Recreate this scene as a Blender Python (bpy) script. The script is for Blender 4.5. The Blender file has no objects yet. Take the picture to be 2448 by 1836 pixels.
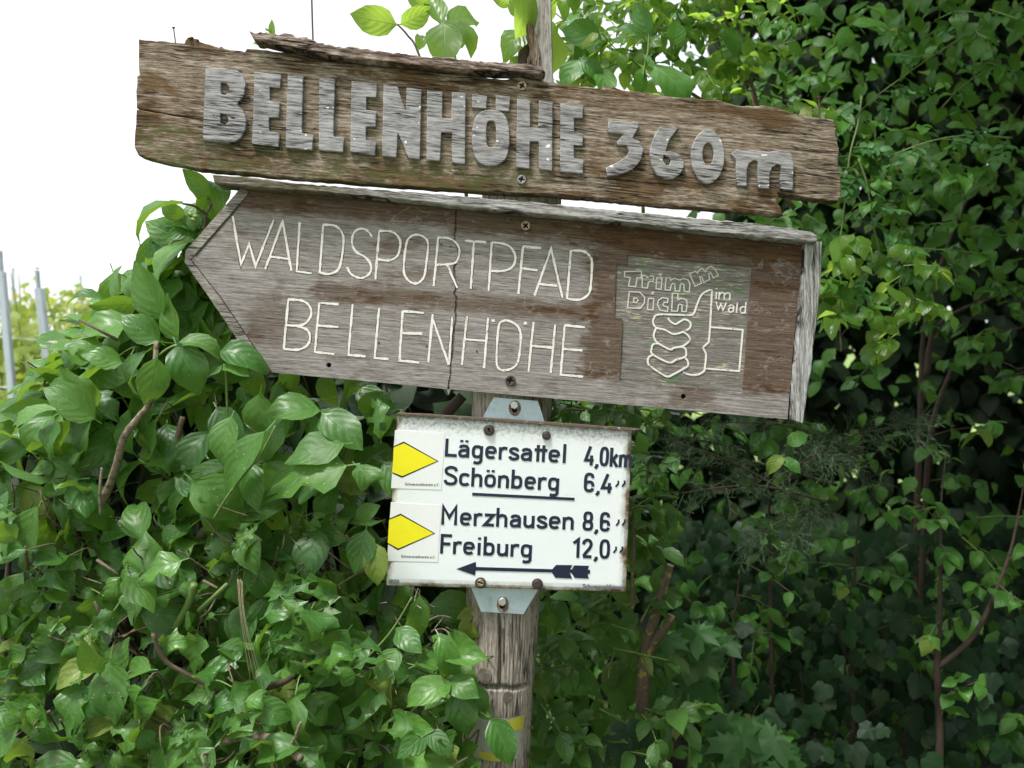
import bpy, math, random
import numpy as np
from mathutils import Vector, Matrix
from mathutils.bvhtree import BVHTree

random.seed(7)
rng = np.random.default_rng(11)
scene = bpy.context.scene
R = math.radians

# ------------------------------------------------------------------ camera, sky, sun, exposure
EYE = Vector((0, 0, 1.6))
K = 0.00048                                    # metres per photo pixel per metre of depth
cam_d = bpy.data.cameras.new('camera')
cam = bpy.data.objects.new('camera', cam_d)
scene.collection.objects.link(cam)
cam.location = EYE
cam.rotation_euler = (R(90), 0, 0)
cam_d.sensor_width = 36.0
cam_d.lens = 36.0 / (2448 * K)
cam_d.clip_start = 0.05
cam_d.clip_end = 2000
cam_d.dof.use_dof = True
cam_d.dof.focus_distance = 1.5
cam_d.dof.aperture_fstop = 4.5
scene.camera = cam

SUN_EL, SUN_AZ = R(66), R(222)                 # behind the camera, to the left, veiled by cloud
world = bpy.data.worlds.new('World')
scene.world = world
world.use_nodes = True
wn = world.node_tree
wn.nodes.clear()
sky = wn.nodes.new('ShaderNodeTexSky')
sky.sky_type = 'NISHITA'
sky.sun_disc = False
sky.sun_elevation = SUN_EL
sky.sun_rotation = SUN_AZ
sky.dust_density = 4.0
bw = wn.nodes.new('ShaderNodeRGBToBW')
wn.links.new(sky.outputs[0], bw.inputs[0])
cl = wn.nodes.new('ShaderNodeMix'); cl.data_type = 'RGBA'      # cloud veil: even, nearly white
cl.inputs[0].default_value = 0.8
wn.links.new(sky.outputs[0], cl.inputs[6])
tint = wn.nodes.new('ShaderNodeMix'); tint.data_type = 'RGBA'; tint.inputs[0].default_value = 0.75
wn.links.new(bw.outputs[0], tint.inputs[6])
tint.inputs[7].default_value = (8.0, 8.0, 8.15, 1)
wn.links.new(tint.outputs[2], cl.inputs[7])
bg = wn.nodes.new('ShaderNodeBackground')
bg.inputs[1].default_value = 0.08
wn.links.new(cl.outputs[2], bg.inputs[0])
wo = wn.nodes.new('ShaderNodeOutputWorld')
wn.links.new(bg.outputs[0], wo.inputs[0])

sun_d = bpy.data.lights.new('sun', 'SUN')
sun_d.energy = 1.5
sun_d.angle = R(10)
sun_d.color = (1.0, 0.98, 0.95)
sun = bpy.data.objects.new('sun', sun_d)
scene.collection.objects.link(sun)
sd = Vector((math.sin(SUN_AZ) * math.cos(SUN_EL), math.cos(SUN_AZ) * math.cos(SUN_EL), math.sin(SUN_EL)))
sun.rotation_euler = sd.to_track_quat('Z', 'Y').to_euler()
sun.location = (-3, -4, 6)

vs = scene.view_settings
vs.view_transform = 'Standard'
vs.look = 'None'
vs.gamma = 1.0
vs.exposure = 1.48
vs.use_curve_mapping = False
scene.cycles.use_denoising = True
scene.cycles.use_adaptive_sampling = True
scene.cycles.adaptive_threshold = 0.025
scene.cycles.max_bounces = 3
scene.cycles.diffuse_bounces = 2
scene.cycles.glossy_bounces = 2
scene.cycles.transmission_bounces = 3

# ------------------------------------------------------------------ helpers
COL = scene.collection
LOC = {}


def P(px, py, y):
    """a photo pixel at depth y (metres in front of the camera) as a world point"""
    return Vector(((px - 1224) * K * y, y, EYE.z - (py - 918) * K * y))


def thing(name, label, cat, loc=(0, 0, 0), group=None):
    o = bpy.data.objects.new(name, None)
    o.empty_display_size = 0.05
    COL.objects.link(o)
    o.location = loc
    o['label'] = label
    o['category'] = cat
    if group:
        o['group'] = group
    LOC[o] = Vector(loc)
    return o


def link(name, me, parent=None, material=None):
    o = bpy.data.objects.new(name, me)
    COL.objects.link(o)
    if material is not None and not me.materials:
        me.materials.append(material)
    if parent is not None:
        o.parent = parent
        LOC[o] = LOC[parent]
    else:
        LOC[o] = Vector((0, 0, 0))
    return o


def obj(name, verts, faces, material, parent=None, smooth=False):
    off = LOC[parent] if parent is not None else Vector((0, 0, 0))
    me = bpy.data.meshes.new(name)
    me.from_pydata([tuple(Vector(v) - off) for v in verts], [], faces)
    if smooth:
        me.polygons.foreach_set('use_smooth', [True] * len(me.polygons))
    me.update()
    return link(name, me, parent, material)


class MB:
    """collects verts and faces in world space"""
    def __init__(s):
        s.v = []; s.f = []

    def add(s, vs, fs):
        b = len(s.v)
        s.v += [tuple(v) for v in vs]
        s.f += [tuple(i + b for i in f) for f in fs]

    def box(s, c, sx, sy, sz, rot=None):
        c = Vector(c)
        vs = []
        for x in (-1, 1):
            for y in (-1, 1):
                for z in (-1, 1):
                    p = Vector((x * sx / 2, y * sy / 2, z * sz / 2))
                    if rot:
                        p = rot @ p
                    vs.append(c + p)
        s.add(vs, [(0, 1, 3, 2), (4, 6, 7, 5), (0, 4, 5, 1), (2, 3, 7, 6), (0, 2, 6, 4), (1, 5, 7, 3)])

    def tube(s, pts, rad, n=8, jit=0.0, cap=True):
        pts = [Vector(p) for p in pts]
        if not isinstance(rad, (list, tuple)):
            rad = [rad] * len(pts)
        vs = []; fs = []
        up = None
        for i, p in enumerate(pts):
            t = (pts[min(i + 1, len(pts) - 1)] - pts[max(i - 1, 0)]).normalized()
            if up is None:
                up = t.orthogonal().normalized()
            a = (up - t * up.dot(t)).normalized()
            up = a
            b = t.cross(a)
            for k in range(n):
                an = 2 * math.pi * k / n
                r = rad[i] * (1 + (random.uniform(-jit, jit) if jit else 0))
                vs.append(p + (a * math.cos(an) + b * math.sin(an)) * r)
        for i in range(len(pts) - 1):
            for k in range(n):
                fs.append((i * n + k, i * n + (k + 1) % n, (i + 1) * n + (k + 1) % n, (i + 1) * n + k))
        if cap:
            fs.append(tuple(range(n))[::-1])
            fs.append(tuple((len(pts) - 1) * n + k for k in range(n)))
        s.add(vs, fs)

    def build(s, name, material, parent=None, smooth=False):
        return obj(name, s.v, s.f, material, parent, smooth)


def smooth_pts(pts, n=5, closed=False):
    """Catmull-Rom through the points"""
    pts = [Vector(p) for p in pts]
    if len(pts) < 3:
        return pts
    out = []
    m = len(pts)
    rngi = range(m) if closed else range(m - 1)
    for i in rngi:
        p0 = pts[(i - 1) % m] if closed else pts[max(i - 1, 0)]
        p1 = pts[i]; p2 = pts[(i + 1) % m]
        p3 = pts[(i + 2) % m] if closed else pts[min(i + 2, m - 1)]
        for k in range(n):
            t = k / n
            out.append(0.5 * ((2 * p1) + (p2 - p0) * t + (2 * p0 - 5 * p1 + 4 * p2 - p3) * t * t + (3 * p1 - p0 - 3 * p2 + p3) * t ** 3))
    if not closed:
        out.append(pts[-1])
    return out


def jag(pts, step=14, amp=1.6, closed=True, seed=1):
    """roughen an outline given in photo pixels"""
    r = random.Random(seed)
    out = []
    m = len(pts)
    for i in range(m if closed else m - 1):
        a = Vector(pts[i]); b = Vector(pts[(i + 1) % m])
        L = (b - a).length
        k = max(1, int(L / step))
        nrm = Vector((-(b - a).y, (b - a).x)).normalized() if L > 0 else Vector((0, 0))
        for j in range(k):
            p = a.lerp(b, j / k)
            if j:
                p = p + nrm * r.uniform(-amp, amp)
            out.append((p.x, p.y))
    return out


def prism(name, outline, holes, y_front, y_back, material, parent, bevel=0.0, depth=None, smooth=False):
    """outline and holes in photo pixels laid out at depth y_front; a solid slab with a small bevel"""
    yd = depth or y_front
    cu = bpy.data.curves.new('tmp', 'CURVE')
    cu.dimensions = '2D'
    cu.fill_mode = 'BOTH'
    th = (y_back - y_front)
    cu.extrude = max(th / 2 - bevel, 0.0)
    cu.bevel_depth = bevel
    cu.bevel_resolution = 1
    cu.offset = -bevel
    for ring in [outline] + list(holes):
        sp = cu.splines.new('POLY')
        sp.points.add(len(ring) - 1)
        for q, (px, py) in zip(sp.points, ring):
            w = P(px, py, yd)
            q.co = (w.x, w.z, 0, 1)
        sp.use_cyclic_u = True
    tmp = bpy.data.objects.new('tmp', cu)
    me = bpy.data.meshes.new_from_object(tmp)
    off = LOC[parent] if parent is not None else Vector((0, 0, 0))
    ymid = (y_front + y_back) / 2
    for v in me.vertices:
        x, z, d = v.co
        v.co = Vector((x, ymid - d, z)) - off
    bpy.data.objects.remove(tmp)
    bpy.data.curves.remove(cu)
    me.name = name
    me.materials.clear()
    me.update()
    return link(name, me, parent, material)


def stroke(mb, pts, hw, d, y, closed=False, uneven=0.0):
    """a flat-topped ridge along pixel points at depth y: hw = half width in px, d = height in metres"""
    pts = [Vector((p[0], p[1])) for p in pts]
    cl = []
    for p in pts:
        if not cl or (p - cl[-1]).length > 0.05:
            cl.append(p)
    if closed and (cl[0] - cl[-1]).length < 0.05:
        cl.pop()
    pts = cl
    if uneven:
        rs = []
        for i in range(len(pts) if closed else len(pts) - 1):
            a, c_ = pts[i], pts[(i + 1) % len(pts)]
            k = max(1, int((c_ - a).length / 9))
            rs += [a.lerp(c_, q / k) + (Vector((random.uniform(-.35, .35), random.uniform(-.35, .35))) if q else Vector((0, 0))) for q in range(k)]
        if not closed:
            rs.append(pts[-1])
        pts = rs
    m = len(pts)
    rows = []
    for i in range(m):
        if closed:
            a = (pts[i] - pts[i - 1]).normalized(); b = (pts[(i + 1) % m] - pts[i]).normalized()
        else:
            a = (pts[i] - pts[i - 1]).normalized() if i else None
            b = (pts[i + 1] - pts[i]).normalized() if i < m - 1 else None
            a = a or b; b = b or a
        t = a + b
        t = t.normalized() if t.length > 1e-4 else a
        n = Vector((-t.y, t.x))
        c = max(0.42, n.dot(Vector((-a.y, a.x))))
        h = hw / c * (1 + (random.uniform(-uneven, uneven) if uneven else 0))
        row = []
        for k, dd in ((1, -0.0006), (0.9, d), (-0.9, d), (-1, -0.0006)):
            q = pts[i] + n * h * k
            w = P(q.x, q.y, y)
            w.y -= dd
            row.append(w)
        rows.append(row)
    vs = [w for r_ in rows for w in r_]
    fs = []
    for i in range(m if closed else m - 1):
        j = (i + 1) % m
        for k in range(3):
            fs.append((i * 4 + k, i * 4 + k + 1, j * 4 + k + 1, j * 4 + k))
    if not closed:
        fs.append((0, 3, 2, 1))
        e = (m - 1) * 4
        fs.append((e, e + 1, e + 2, e + 3))
    mb.add(vs, fs)


def circ(cx, cy, rx, ry=None, n=24, a0=0):
    ry = ry or rx
    return [(cx + rx * math.cos(a0 + 2 * math.pi * k / n), cy + ry * math.sin(a0 + 2 * math.pi * k / n)) for k in range(n)]


# ------------------------------------------------------------------ materials
def nd(nt, typ, ins=None, **attrs):
    n = nt.nodes.new(typ)
    for k, v in attrs.items():
        setattr(n, k, v)
    for k, v in (ins or {}).items():
        s = n.inputs[k]
        if isinstance(v, bpy.types.NodeSocket):
            nt.links.new(v, s)
        else:
            s.default_value = v
    return n


def mth(nt, op, a, b=0.0, c=0.0, clamp=False):
    return nd(nt, 'ShaderNodeMath', {0: a, 1: b, 2: c}, operation=op, use_clamp=clamp).outputs[0]


def sstep(nt, x, lo, hi):
    return nd(nt, 'ShaderNodeMapRange', {0: x, 1: lo, 2: hi, 3: 0.0, 4: 1.0}, interpolation_type='SMOOTHSTEP').outputs[0]


def noise(nt, vec, scale=1.0, detail=4.0, rough=0.55, dist=0.0):
    return nd(nt, 'ShaderNodeTexNoise', {'Vector': vec, 'Scale': scale, 'Detail': detail, 'Roughness': rough, 'Distortion': dist}).outputs[0]


def mapping(nt, vec, loc=(0, 0, 0), rot=(0, 0, 0), scale=(1, 1, 1)):
    return nd(nt, 'ShaderNodeMapping', {0: vec, 1: loc, 2: rot, 3: scale}).outputs[0]


def mix(nt, f, a, b, blend='MIX'):
    n = nd(nt, 'ShaderNodeMix', {0: f, 6: a, 7: b}, data_type='RGBA', blend_type=blend)
    return n.outputs[2]


def rgb(h):
    return (h[0], h[1], h[2], 1.0)


def new_mat(name):
    m = bpy.data.materials.new(name)
    m.use_nodes = True
    nt = m.node_tree
    nt.nodes.clear()
    out = nt.nodes.new('ShaderNodeOutputMaterial')
    b = nt.nodes.new('ShaderNodeBsdfPrincipled')
    nt.links.new(b.outputs[0], out.inputs[0])
    return m, nt, b, out


def seti(nt, b, name, v):
    s = b.inputs[name]
    if isinstance(v, bpy.types.NodeSocket):
        nt.links.new(v, s)
    else:
        s.default_value = v


def bump(nt, h, strength=0.5, dist=0.002, nrm=None):
    ins = {'Height': h, 'Strength': strength, 'Distance': dist}
    if nrm is not None:
        ins['Normal'] = nrm
    return nd(nt, 'ShaderNodeBump', ins).outputs[0]


def wood(name, angle=0.0, light=(.40, .37, .34), mid=(.22, .195, .17), dark=(.07, .055, .042), brown=(.16, .085, .04),
         brown_amt=0.5, grain=150, moss=None, masks=None, flecks=0.0, vertical=False, crackiness=1.0, bumpy=1.0, patch=5.0, rough=0.85, seed=0.0, tide=0.0):
    m, nt, b, out = new_mat(name)
    tc = nd(nt, 'ShaderNodeTexCoord').outputs['Object']
    v = mapping(nt, tc, loc=(seed, seed * 0.37, seed * 0.71), rot=(0, R(90) if vertical else -R(angle), 0))
    sep = nd(nt, 'ShaderNodeSeparateXYZ', {0: v})
    X, Z = sep.outputs[0], sep.outputs[2]
    wav = noise(nt, mapping(nt, v, scale=(3, 3, 9)), 1.0, 2.0)
    Zw = mth(nt, 'ADD', Z, mth(nt, 'MULTIPLY', wav, 0.014))
    cv = nd(nt, 'ShaderNodeCombineXYZ', {0: X, 1: sep.outputs[1], 2: Zw}).outputs[0]
    g1 = noise(nt, mapping(nt, cv, scale=(13, 20, grain * 1.7)), 1.0, 5.0, 0.7)
    g2 = noise(nt, mapping(nt, cv, scale=(60, 60, grain * 4.0)), 1.0, 3.0, 0.65)
    g3 = noise(nt, mapping(nt, cv, scale=(3.0, 6, grain * 0.3)), 1.0, 5.0, 0.65)
    grainv = mth(nt, 'ADD', mth(nt, 'MULTIPLY', g1, 0.6), mth(nt, 'MULTIPLY', g2, 0.4))
    lo = sstep(nt, grainv, 0.40, 0.50)
    hi = sstep(nt, grainv, 0.49, 0.60)
    c = mix(nt, lo, rgb(dark), rgb(mid))
    c = mix(nt, hi, c, rgb(light))
    # brown where the old stain survives
    pn = noise(nt, mapping(nt, v, scale=(patch, patch, patch * 2.2)), 1.0, 6.0, 0.68, 0.4)
    pf = sstep(nt, mth(nt, 'ADD', pn, mth(nt, 'MULTIPLY', mth(nt, 'SUBTRACT', g3, 0.5), 0.35)), 0.62 - 0.25 * brown_amt, 0.72 - 0.25 * brown_amt)
    base_pf = mth(nt, 'MULTIPLY', pf, min(1.0, 0.35 + brown_amt))
    if masks:
        # masks: (x0, x1, z0, z1, soft, amount) in the object's rotated coordinates; + adds stain, - removes it
        acc = base_pf
        nz = mth(nt, 'MULTIPLY', mth(nt, 'SUBTRACT', noise(nt, mapping(nt, v, scale=(25, 25, 60)), 1.0, 5.0, 0.7), 0.5), 0.10)
        Zn = mth(nt, 'ADD', Z, mth(nt, 'MULTIPLY', nz, 0.35))
        Xn = mth(nt, 'ADD', X, nz)
        for (x0, x1, z0, z1, soft, amt) in masks:
            k = mth(nt, 'MULTIPLY', sstep(nt, Xn, x0 - soft, x0 + soft), mth(nt, 'SUBTRACT', 1.0, sstep(nt, Xn, x1 - soft, x1 + soft)))
            k2 = mth(nt, 'MULTIPLY', sstep(nt, Zn, z0 - soft, z0 + soft), mth(nt, 'SUBTRACT', 1.0, sstep(nt, Zn, z1 - soft, z1 + soft)))
            acc = mth(nt, 'ADD', acc, mth(nt, 'MULTIPLY', mth(nt, 'MULTIPLY', k, k2), amt), clamp=True)
        base_pf = acc
    bcol = mix(nt, sstep(nt, grainv, 0.35, 0.62), rgb([x * 0.35 for x in brown]), rgb([x * 1.25 for x in brown]))
    c = mix(nt, base_pf, c, bcol)
    if tide:                                             # pale tide marks where the stain has flaked away
        tn = noise(nt, mapping(nt, v, scale=(9, 9, 15)), 1.0, 4.0, 0.6)
        tl = mth(nt, 'SUBTRACT', 1.0, sstep(nt, mth(nt, 'ABSOLUTE', mth(nt, 'SUBTRACT', tn, 0.60)), 0.003, 0.014))
        isl = sstep(nt, noise(nt, mapping(nt, v, loc=(2, 0, 7), scale=(30, 20, 55)), 1.0, 6.0, 0.7), 0.58, 0.66)
        pale = mth(nt, 'MULTIPLY', mth(nt, 'MAXIMUM', mth(nt, 'MULTIPLY', tl, 0.7), isl), tide)
        c = mix(nt, pale, c, mix(nt, hi, rgb(mid), rgb(light)))
    # long dark checks along the grain
    ck = noise(nt, mapping(nt, cv, scale=(4.5, 3, grain * 0.75)), 1.0, 3.0, 0.6)
    line = mth(nt, 'SUBTRACT', 1.0, sstep(nt, mth(nt, 'ABSOLUTE', mth(nt, 'SUBTRACT', ck, 0.5)), 0.006, 0.03))
    cm = sstep(nt, noise(nt, mapping(nt, v, scale=(6, 6, 14)), 1.0, 3.0), 0.46, 0.56)
    line = mth(nt, 'MULTIPLY', mth(nt, 'MULTIPLY', line, cm), crackiness, clamp=True)
    c = mix(nt, line, c, rgb([x * 0.3 for x in dark]))
    # blotches of dirt
    dn = noise(nt, mapping(nt, v, scale=(14, 14, 22)), 1.0, 7.0, 0.7)
    c = mix(nt, mth(nt, 'MULTIPLY', sstep(nt, dn, 0.52, 0.74), 0.6), c, rgb([x * 0.8 for x in dark]))
    if moss:
        x0, x1, z0, z1, soft = moss
        k = mth(nt, 'MULTIPLY', sstep(nt, Z, z0 - soft, z0 + soft), mth(nt, 'SUBTRACT', 1.0, sstep(nt, Z, z1 - soft, z1 + soft)))
        k = mth(nt, 'MULTIPLY', k, mth(nt, 'MULTIPLY', sstep(nt, X, x0 - soft, x0 + soft), mth(nt, 'SUBTRACT', 1.0, sstep(nt, X, x1 - soft, x1 + soft))))
        mn = sstep(nt, noise(nt, mapping(nt, v, scale=(30, 30, 60)), 1.0, 6.0, 0.7), 0.42, 0.62)
        c = mix(nt, mth(nt, 'MULTIPLY', mth(nt, 'MULTIPLY', k, mn), 0.8), c, (.075, .085, .022, 1))
    if flecks:
        fl = sstep(nt, noise(nt, mapping(nt, v, scale=(55, 55, 95)), 1.0, 1.5, 0.5), 0.765 - 0.03 * flecks, 0.772 - 0.03 * flecks)
        c = mix(nt, fl, c, (.82, .82, .80, 1))
    seti(nt, b, 'Base Color', c)
    seti(nt, b, 'Roughness', rough)
    seti(nt, b, 'Specular IOR Level', 0.25)
    h = mth(nt, 'SUBTRACT', mth(nt, 'ADD', mth(nt, 'MULTIPLY', grainv, 1.0), mth(nt, 'MULTIPLY', g3, 0.5)), mth(nt, 'MULTIPLY', line, 0.9))
    seti(nt, b, 'Normal', bump(nt, h, min(1.0, 0.8 * bumpy), 0.004 * bumpy))
    return m


def plain(name, col, rough=0.6, metal=0.0, var=0.15, nscale=40, spec=0.4, bmp=0.0, dark=None, dark_amt=(0.55, 0.75)):
    m, nt, b, out = new_mat(name)
    tc = nd(nt, 'ShaderNodeTexCoord').outputs['Object']
    n = noise(nt, tc, nscale, 5.0, 0.6)
    c = mix(nt, n, rgb([x * (1 - var) for x in col]), rgb([min(1, x * (1 + var)) for x in col]))
    if dark:
        n2 = noise(nt, tc, nscale * 0.6, 6.0, 0.7)
        c = mix(nt, sstep(nt, n2, *dark_amt), c, rgb(dark))
    seti(nt, b, 'Base Color', c)
    seti(nt, b, 'Roughness', rough)
    seti(nt, b, 'Metallic', metal)
    seti(nt, b, 'Specular IOR Level', spec)
    if bmp:
        seti(nt, b, 'Normal', bump(nt, n, bmp, 0.002))
    return m


def leaf_mat(name, c1, c2, back=None, trans=0.35, tcol=None, rough=0.42, spec=0.45, veins=5.0, vein_amt=0.35, holes=False, arc=0.42, speck=0.0, bmp=0.25):
    m, nt, b, out = new_mat(name)
    uvn = nd(nt, 'ShaderNodeTexCoord').outputs['UV']
    sep = nd(nt, 'ShaderNodeSeparateXYZ', {0: uvn})
    u = mth(nt, 'ABSOLUTE', mth(nt, 'MULTIPLY', mth(nt, 'SUBTRACT', sep.outputs[0], 0.5), 2.0))
    vv = sep.outputs[1]
    at = nd(nt, 'ShaderNodeAttribute', attribute_name='rnd')
    oi = nd(nt, 'ShaderNodeObjectInfo')
    rnd = mth(nt, 'FRACT', mth(nt, 'ADD', at.outputs['Fac'], oi.outputs['Random']))
    rnd2 = mth(nt, 'FRACT', mth(nt, 'MULTIPLY', rnd, 7.31))
    c = mix(nt, rnd, rgb(c1), rgb(c2))
    c = mix(nt, mth(nt, 'MULTIPLY', rnd2, 0.45), c, rgb([x * 0.62 for x in c1]))
    c = mix(nt, mth(nt, 'MULTIPLY', sstep(nt, mth(nt, 'FRACT', mth(nt, 'MULTIPLY', rnd, 3.77)), 0.93, 0.96), 0.55), c, rgb((c2[0] * 2.2, c2[1] * 1.05, c2[2])))
    # midrib and side veins that bend towards the tip
    t = mth(nt, 'MULTIPLY', mth(nt, 'SUBTRACT', vv, mth(nt, 'MULTIPLY', mth(nt, 'POWER', u, 1.4), arc)), veins)
    fr = mth(nt, 'ABSOLUTE', mth(nt, 'SUBTRACT', mth(nt, 'FRACT', t), 0.5))
    side = sstep(nt, fr, 0.44, 0.5)
    rib = mth(nt, 'SUBTRACT', 1.0, sstep(nt, u, 0.015, 0.06))
    vein = mth(nt, 'MAXIMUM', mth(nt, 'MULTIPLY', side, 0.6), rib)
    c = mix(nt, mth(nt, 'MULTIPLY', vein, vein_amt), c, rgb([min(1, x * 1.9 + 0.03) for x in c1]))
    tcn = nd(nt, 'ShaderNodeTexCoord').outputs['Object']
    blot = noise(nt, nd(nt, 'ShaderNodeVectorMath', {0: uvn, 1: nd(nt, 'ShaderNodeCombineXYZ', {0: mth(nt, 'MULTIPLY', rnd, 31.0), 1: mth(nt, 'MULTIPLY', rnd2, 17.0)}).outputs[0]}, operation='ADD').outputs[0], 4.0, 2.0, 0.6)
    c = mix(nt, mth(nt, 'MULTIPLY', sstep(nt, blot, 0.5, 0.75), 0.4), c, rgb([x * 0.5 for x in c1]))
    if speck:
        sp = sstep(nt, noise(nt, nd(nt, 'ShaderNodeVectorMath', {0: uvn, 1: nd(nt, 'ShaderNodeCombineXYZ', {0: mth(nt, 'MULTIPLY', rnd2, 13.0), 1: mth(nt, 'MULTIPLY', rnd, 23.0)}).outputs[0]}, operation='ADD').outputs[0], 22.0, 1.0, 0.6), 0.69, 0.72)
        c = mix(nt, mth(nt, 'MULTIPLY', sp, speck), c, (.42, .45, .30, 1))
    bs = mth(nt, 'MULTIPLY', sstep(nt, blot, 0.66, 0.72), sstep(nt, rnd2, 0.55, 0.6))
    c = mix(nt, mth(nt, 'MULTIPLY', bs, 0.75), c, (.12, .075, .03, 1))
    geo = nd(nt, 'ShaderNodeNewGeometry')
    bc = back or tuple(min(1, x * 1.25 + 0.01) for x in c1)
    c = mix(nt, geo.outputs['Backfacing'], c, rgb(bc))
    seti(nt, b, 'Base Color', c)
    seti(nt, b, 'Roughness', mth(nt, 'ADD', rough - 0.06, mth(nt, 'MULTIPLY', rnd2, 0.16)))
    seti(nt, b, 'Specular IOR Level', spec)
    pil = mth(nt, 'SUBTRACT', mth(nt, 'MULTIPLY', mth(nt, 'SUBTRACT', 0.5, fr), 1.0), mth(nt, 'MULTIPLY', rib, 0.8))
    nb = bump(nt, pil, bmp, 0.004)
    seti(nt, b, 'Normal', nb)
    tr = nd(nt, 'ShaderNodeBsdfTranslucent', {0: mix(nt, mth(nt, 'MULTIPLY', vein, 0.4), mix(nt, rnd, rgb(tcol or (.22, .42, .03)), rgb([x * 0.8 for x in (tcol or (.22, .42, .03))])), rgb([x * 0.45 for x in (tcol or (.22, .42, .03))])), 'Normal': nb})
    ms = nd(nt, 'ShaderNodeMixShader', {0: trans, 1: b.outputs[0], 2: tr.outputs[0]})
    nt.links.new(ms.outputs[0], out.inputs[0])
    return m


TH_U, TH_L = 5.7, 4.9                                   # slope of the two boards in degrees
LOC_U, LOC_L = P(1160, 420, 1.5), P(1150, 925, 1.505)


def zone(loc, th, y, tl, br, soft, amt):
    """a stained or shade-darkened rectangle of a board, given by two photo corners, in the board's own sloping coordinates"""
    q = []
    for c in (tl, br):
        w = P(c[0], c[1], y) - loc
        q.append((w.x * math.cos(R(th)) - w.z * math.sin(R(th)), w.x * math.sin(R(th)) + w.z * math.cos(R(th))))
    return (q[0][0], q[1][0], q[1][1], q[0][1], soft, amt)


ZU = lambda tl, br, s_, a_: zone(LOC_U, TH_U, 1.5, tl, br, s_, a_)
ZL = lambda tl, br, s_, a_: zone(LOC_L, TH_L, 1.505, tl, br, s_, a_)
M = {}
M['plank'] = wood('weathered_oak_plank', TH_U, light=(.44, .385, .32), mid=(.22, .168, .118), dark=(.06, .042, .028), brown=(.13, .077, .034), brown_amt=0.57,
                  grain=120, crackiness=1.0, bumpy=0.8, patch=6.0, moss=(-0.6, 0.1, -0.2, 0.035, 0.014),
                  masks=[ZU((480, 165), (1405, 425), 0.012, -0.6), ZU((1450, 300), (1890, 455), 0.012, -0.5), ZU((310, 210), (480, 400), 0.02, 0.25),
                         ZU((1390, 215), (1900, 300), 0.02, 0.5), ZU((1900, 230), (2040, 470), 0.015, -0.8)])
M['letter_wood'] = wood('grey_letter_wood', TH_U, light=(.44, .437, .45), mid=(.305, .296, .30), dark=(.115, .105, .105), brown=(.16, .12, .09), brown_amt=0.05,
                        grain=130, crackiness=1.0, bumpy=0.3, flecks=1.0)
M['bark'] = wood('bark_strip_wood', TH_U, light=(.46, .39, .34), mid=(.25, .185, .15), dark=(.06, .045, .035), brown=(.12, .07, .04), brown_amt=0.5, grain=90, bumpy=1.6, patch=12)
M['panel'] = wood('weathered_plywood', TH_L, light=(.40, .376, .362), mid=(.265, .243, .230), dark=(.13, .112, .10), brown=(.108, .060, .030), brown_amt=0.26, tide=0.6, grain=190,
                  crackiness=0.15, bumpy=0.6, patch=4.5, masks=[
                      ZL((560, 425), (1940, 619), 0.010, 0.85), ZL((745, 672), (1420, 772), 0.008, 0.7), ZL((1418, 560), (1935, 945), 0.012, 0.8),
                      ZL((590, 720), (690, 830), 0.02, 0.55), ZL((1080, 540), (1420, 590), 0.01, 0.4)])
M['batten'] = wood('grey_batten_wood', TH_L, light=(.52, .515, .51), mid=(.31, .30, .29), dark=(.10, .09, .08), brown=(.13, .09, .05), brown_amt=0.1, grain=120, bumpy=0.8,
                   moss=(-1, -0.26, -1, 1, 0.06), masks=[ZL((470, 380), (860, 520), 0.05, 0.75)])  # browner left end: mossy wood, with the shading there painted in too
M['end_batten'] = wood('end_batten_wood', 0, light=(.54, .55, .56), mid=(.32, .31, .30), dark=(.11, .095, .08), brown=(.15, .11, .07), brown_amt=0.15, grain=140, vertical=True, bumpy=1.2)
M['edge'] = wood('edge_strip_wood', TH_L, light=(.46, .44, .41), mid=(.28, .255, .23), dark=(.12, .10, .08), brown=(.14, .10, .06), brown_amt=0.1, grain=180, bumpy=0.8)
M['post'] = wood('post_wood', 0, light=(.48, .44, .39), mid=(.36, .315, .27), dark=(.17, .14, .115), brown=(.22, .155, .10), brown_amt=0.25, grain=120, vertical=True, bumpy=0.6, patch=7)
M['stake'] = wood('pale_stake_wood', 0, light=(.46, .44, .41), mid=(.33, .31, .28), dark=(.16, .14, .12), brown=(.18, .13, .09), brown_amt=0.05, grain=110, vertical=True, bumpy=0.6, crackiness=0.4)
M['splinter'] = wood('splintered_wood', 0, light=(.36, .29, .23), mid=(.20, .15, .11), dark=(.06, .045, .035), brown=(.14, .085, .05), brown_amt=0.4, grain=70, vertical=True, bumpy=2.0)
M['knot'] = plain('knot_wood', (.23, .195, .16), 0.9, nscale=160, var=0.6, bmp=0.8, dark=(.10, .08, .06))
M['dark_hole'] = plain('dark_hole', (.012, .010, .009), 0.95, var=0.2)
M['white_paint'] = plain('old_white_paint', (.80, .78, .73), 0.7, nscale=220, var=0.14, dark=(.36, .32, .27), dark_amt=(0.55, 0.66), bmp=0.3)
M['emblem_paint'] = plain('worn_white_paint', (.62, .61, .57), 0.75, nscale=260, var=0.2, dark=(.30, .27, .23), dark_amt=(0.55, 0.68), bmp=0.3)
M['brass'] = plain('weathered_screw_metal', (.34, .28, .17), 0.45, 0.7, 0.3, 300, dark=(.10, .07, .045))
M['dark_screw'] = plain('rusty_screw_metal', (.085, .07, .065), 0.5, 0.6, 0.3, 300, dark=(.10, .05, .03))
M['steel'] = plain('galvanised_steel', (.46, .55, .64), 0.42, 0.55, 0.12, 60, dark=(.30, .34, .38), dark_amt=(0.5, 0.8))
M['bolt'] = plain('bolt_metal', (.52, .54, .54), 0.35, 0.75, 0.15, 200)
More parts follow.
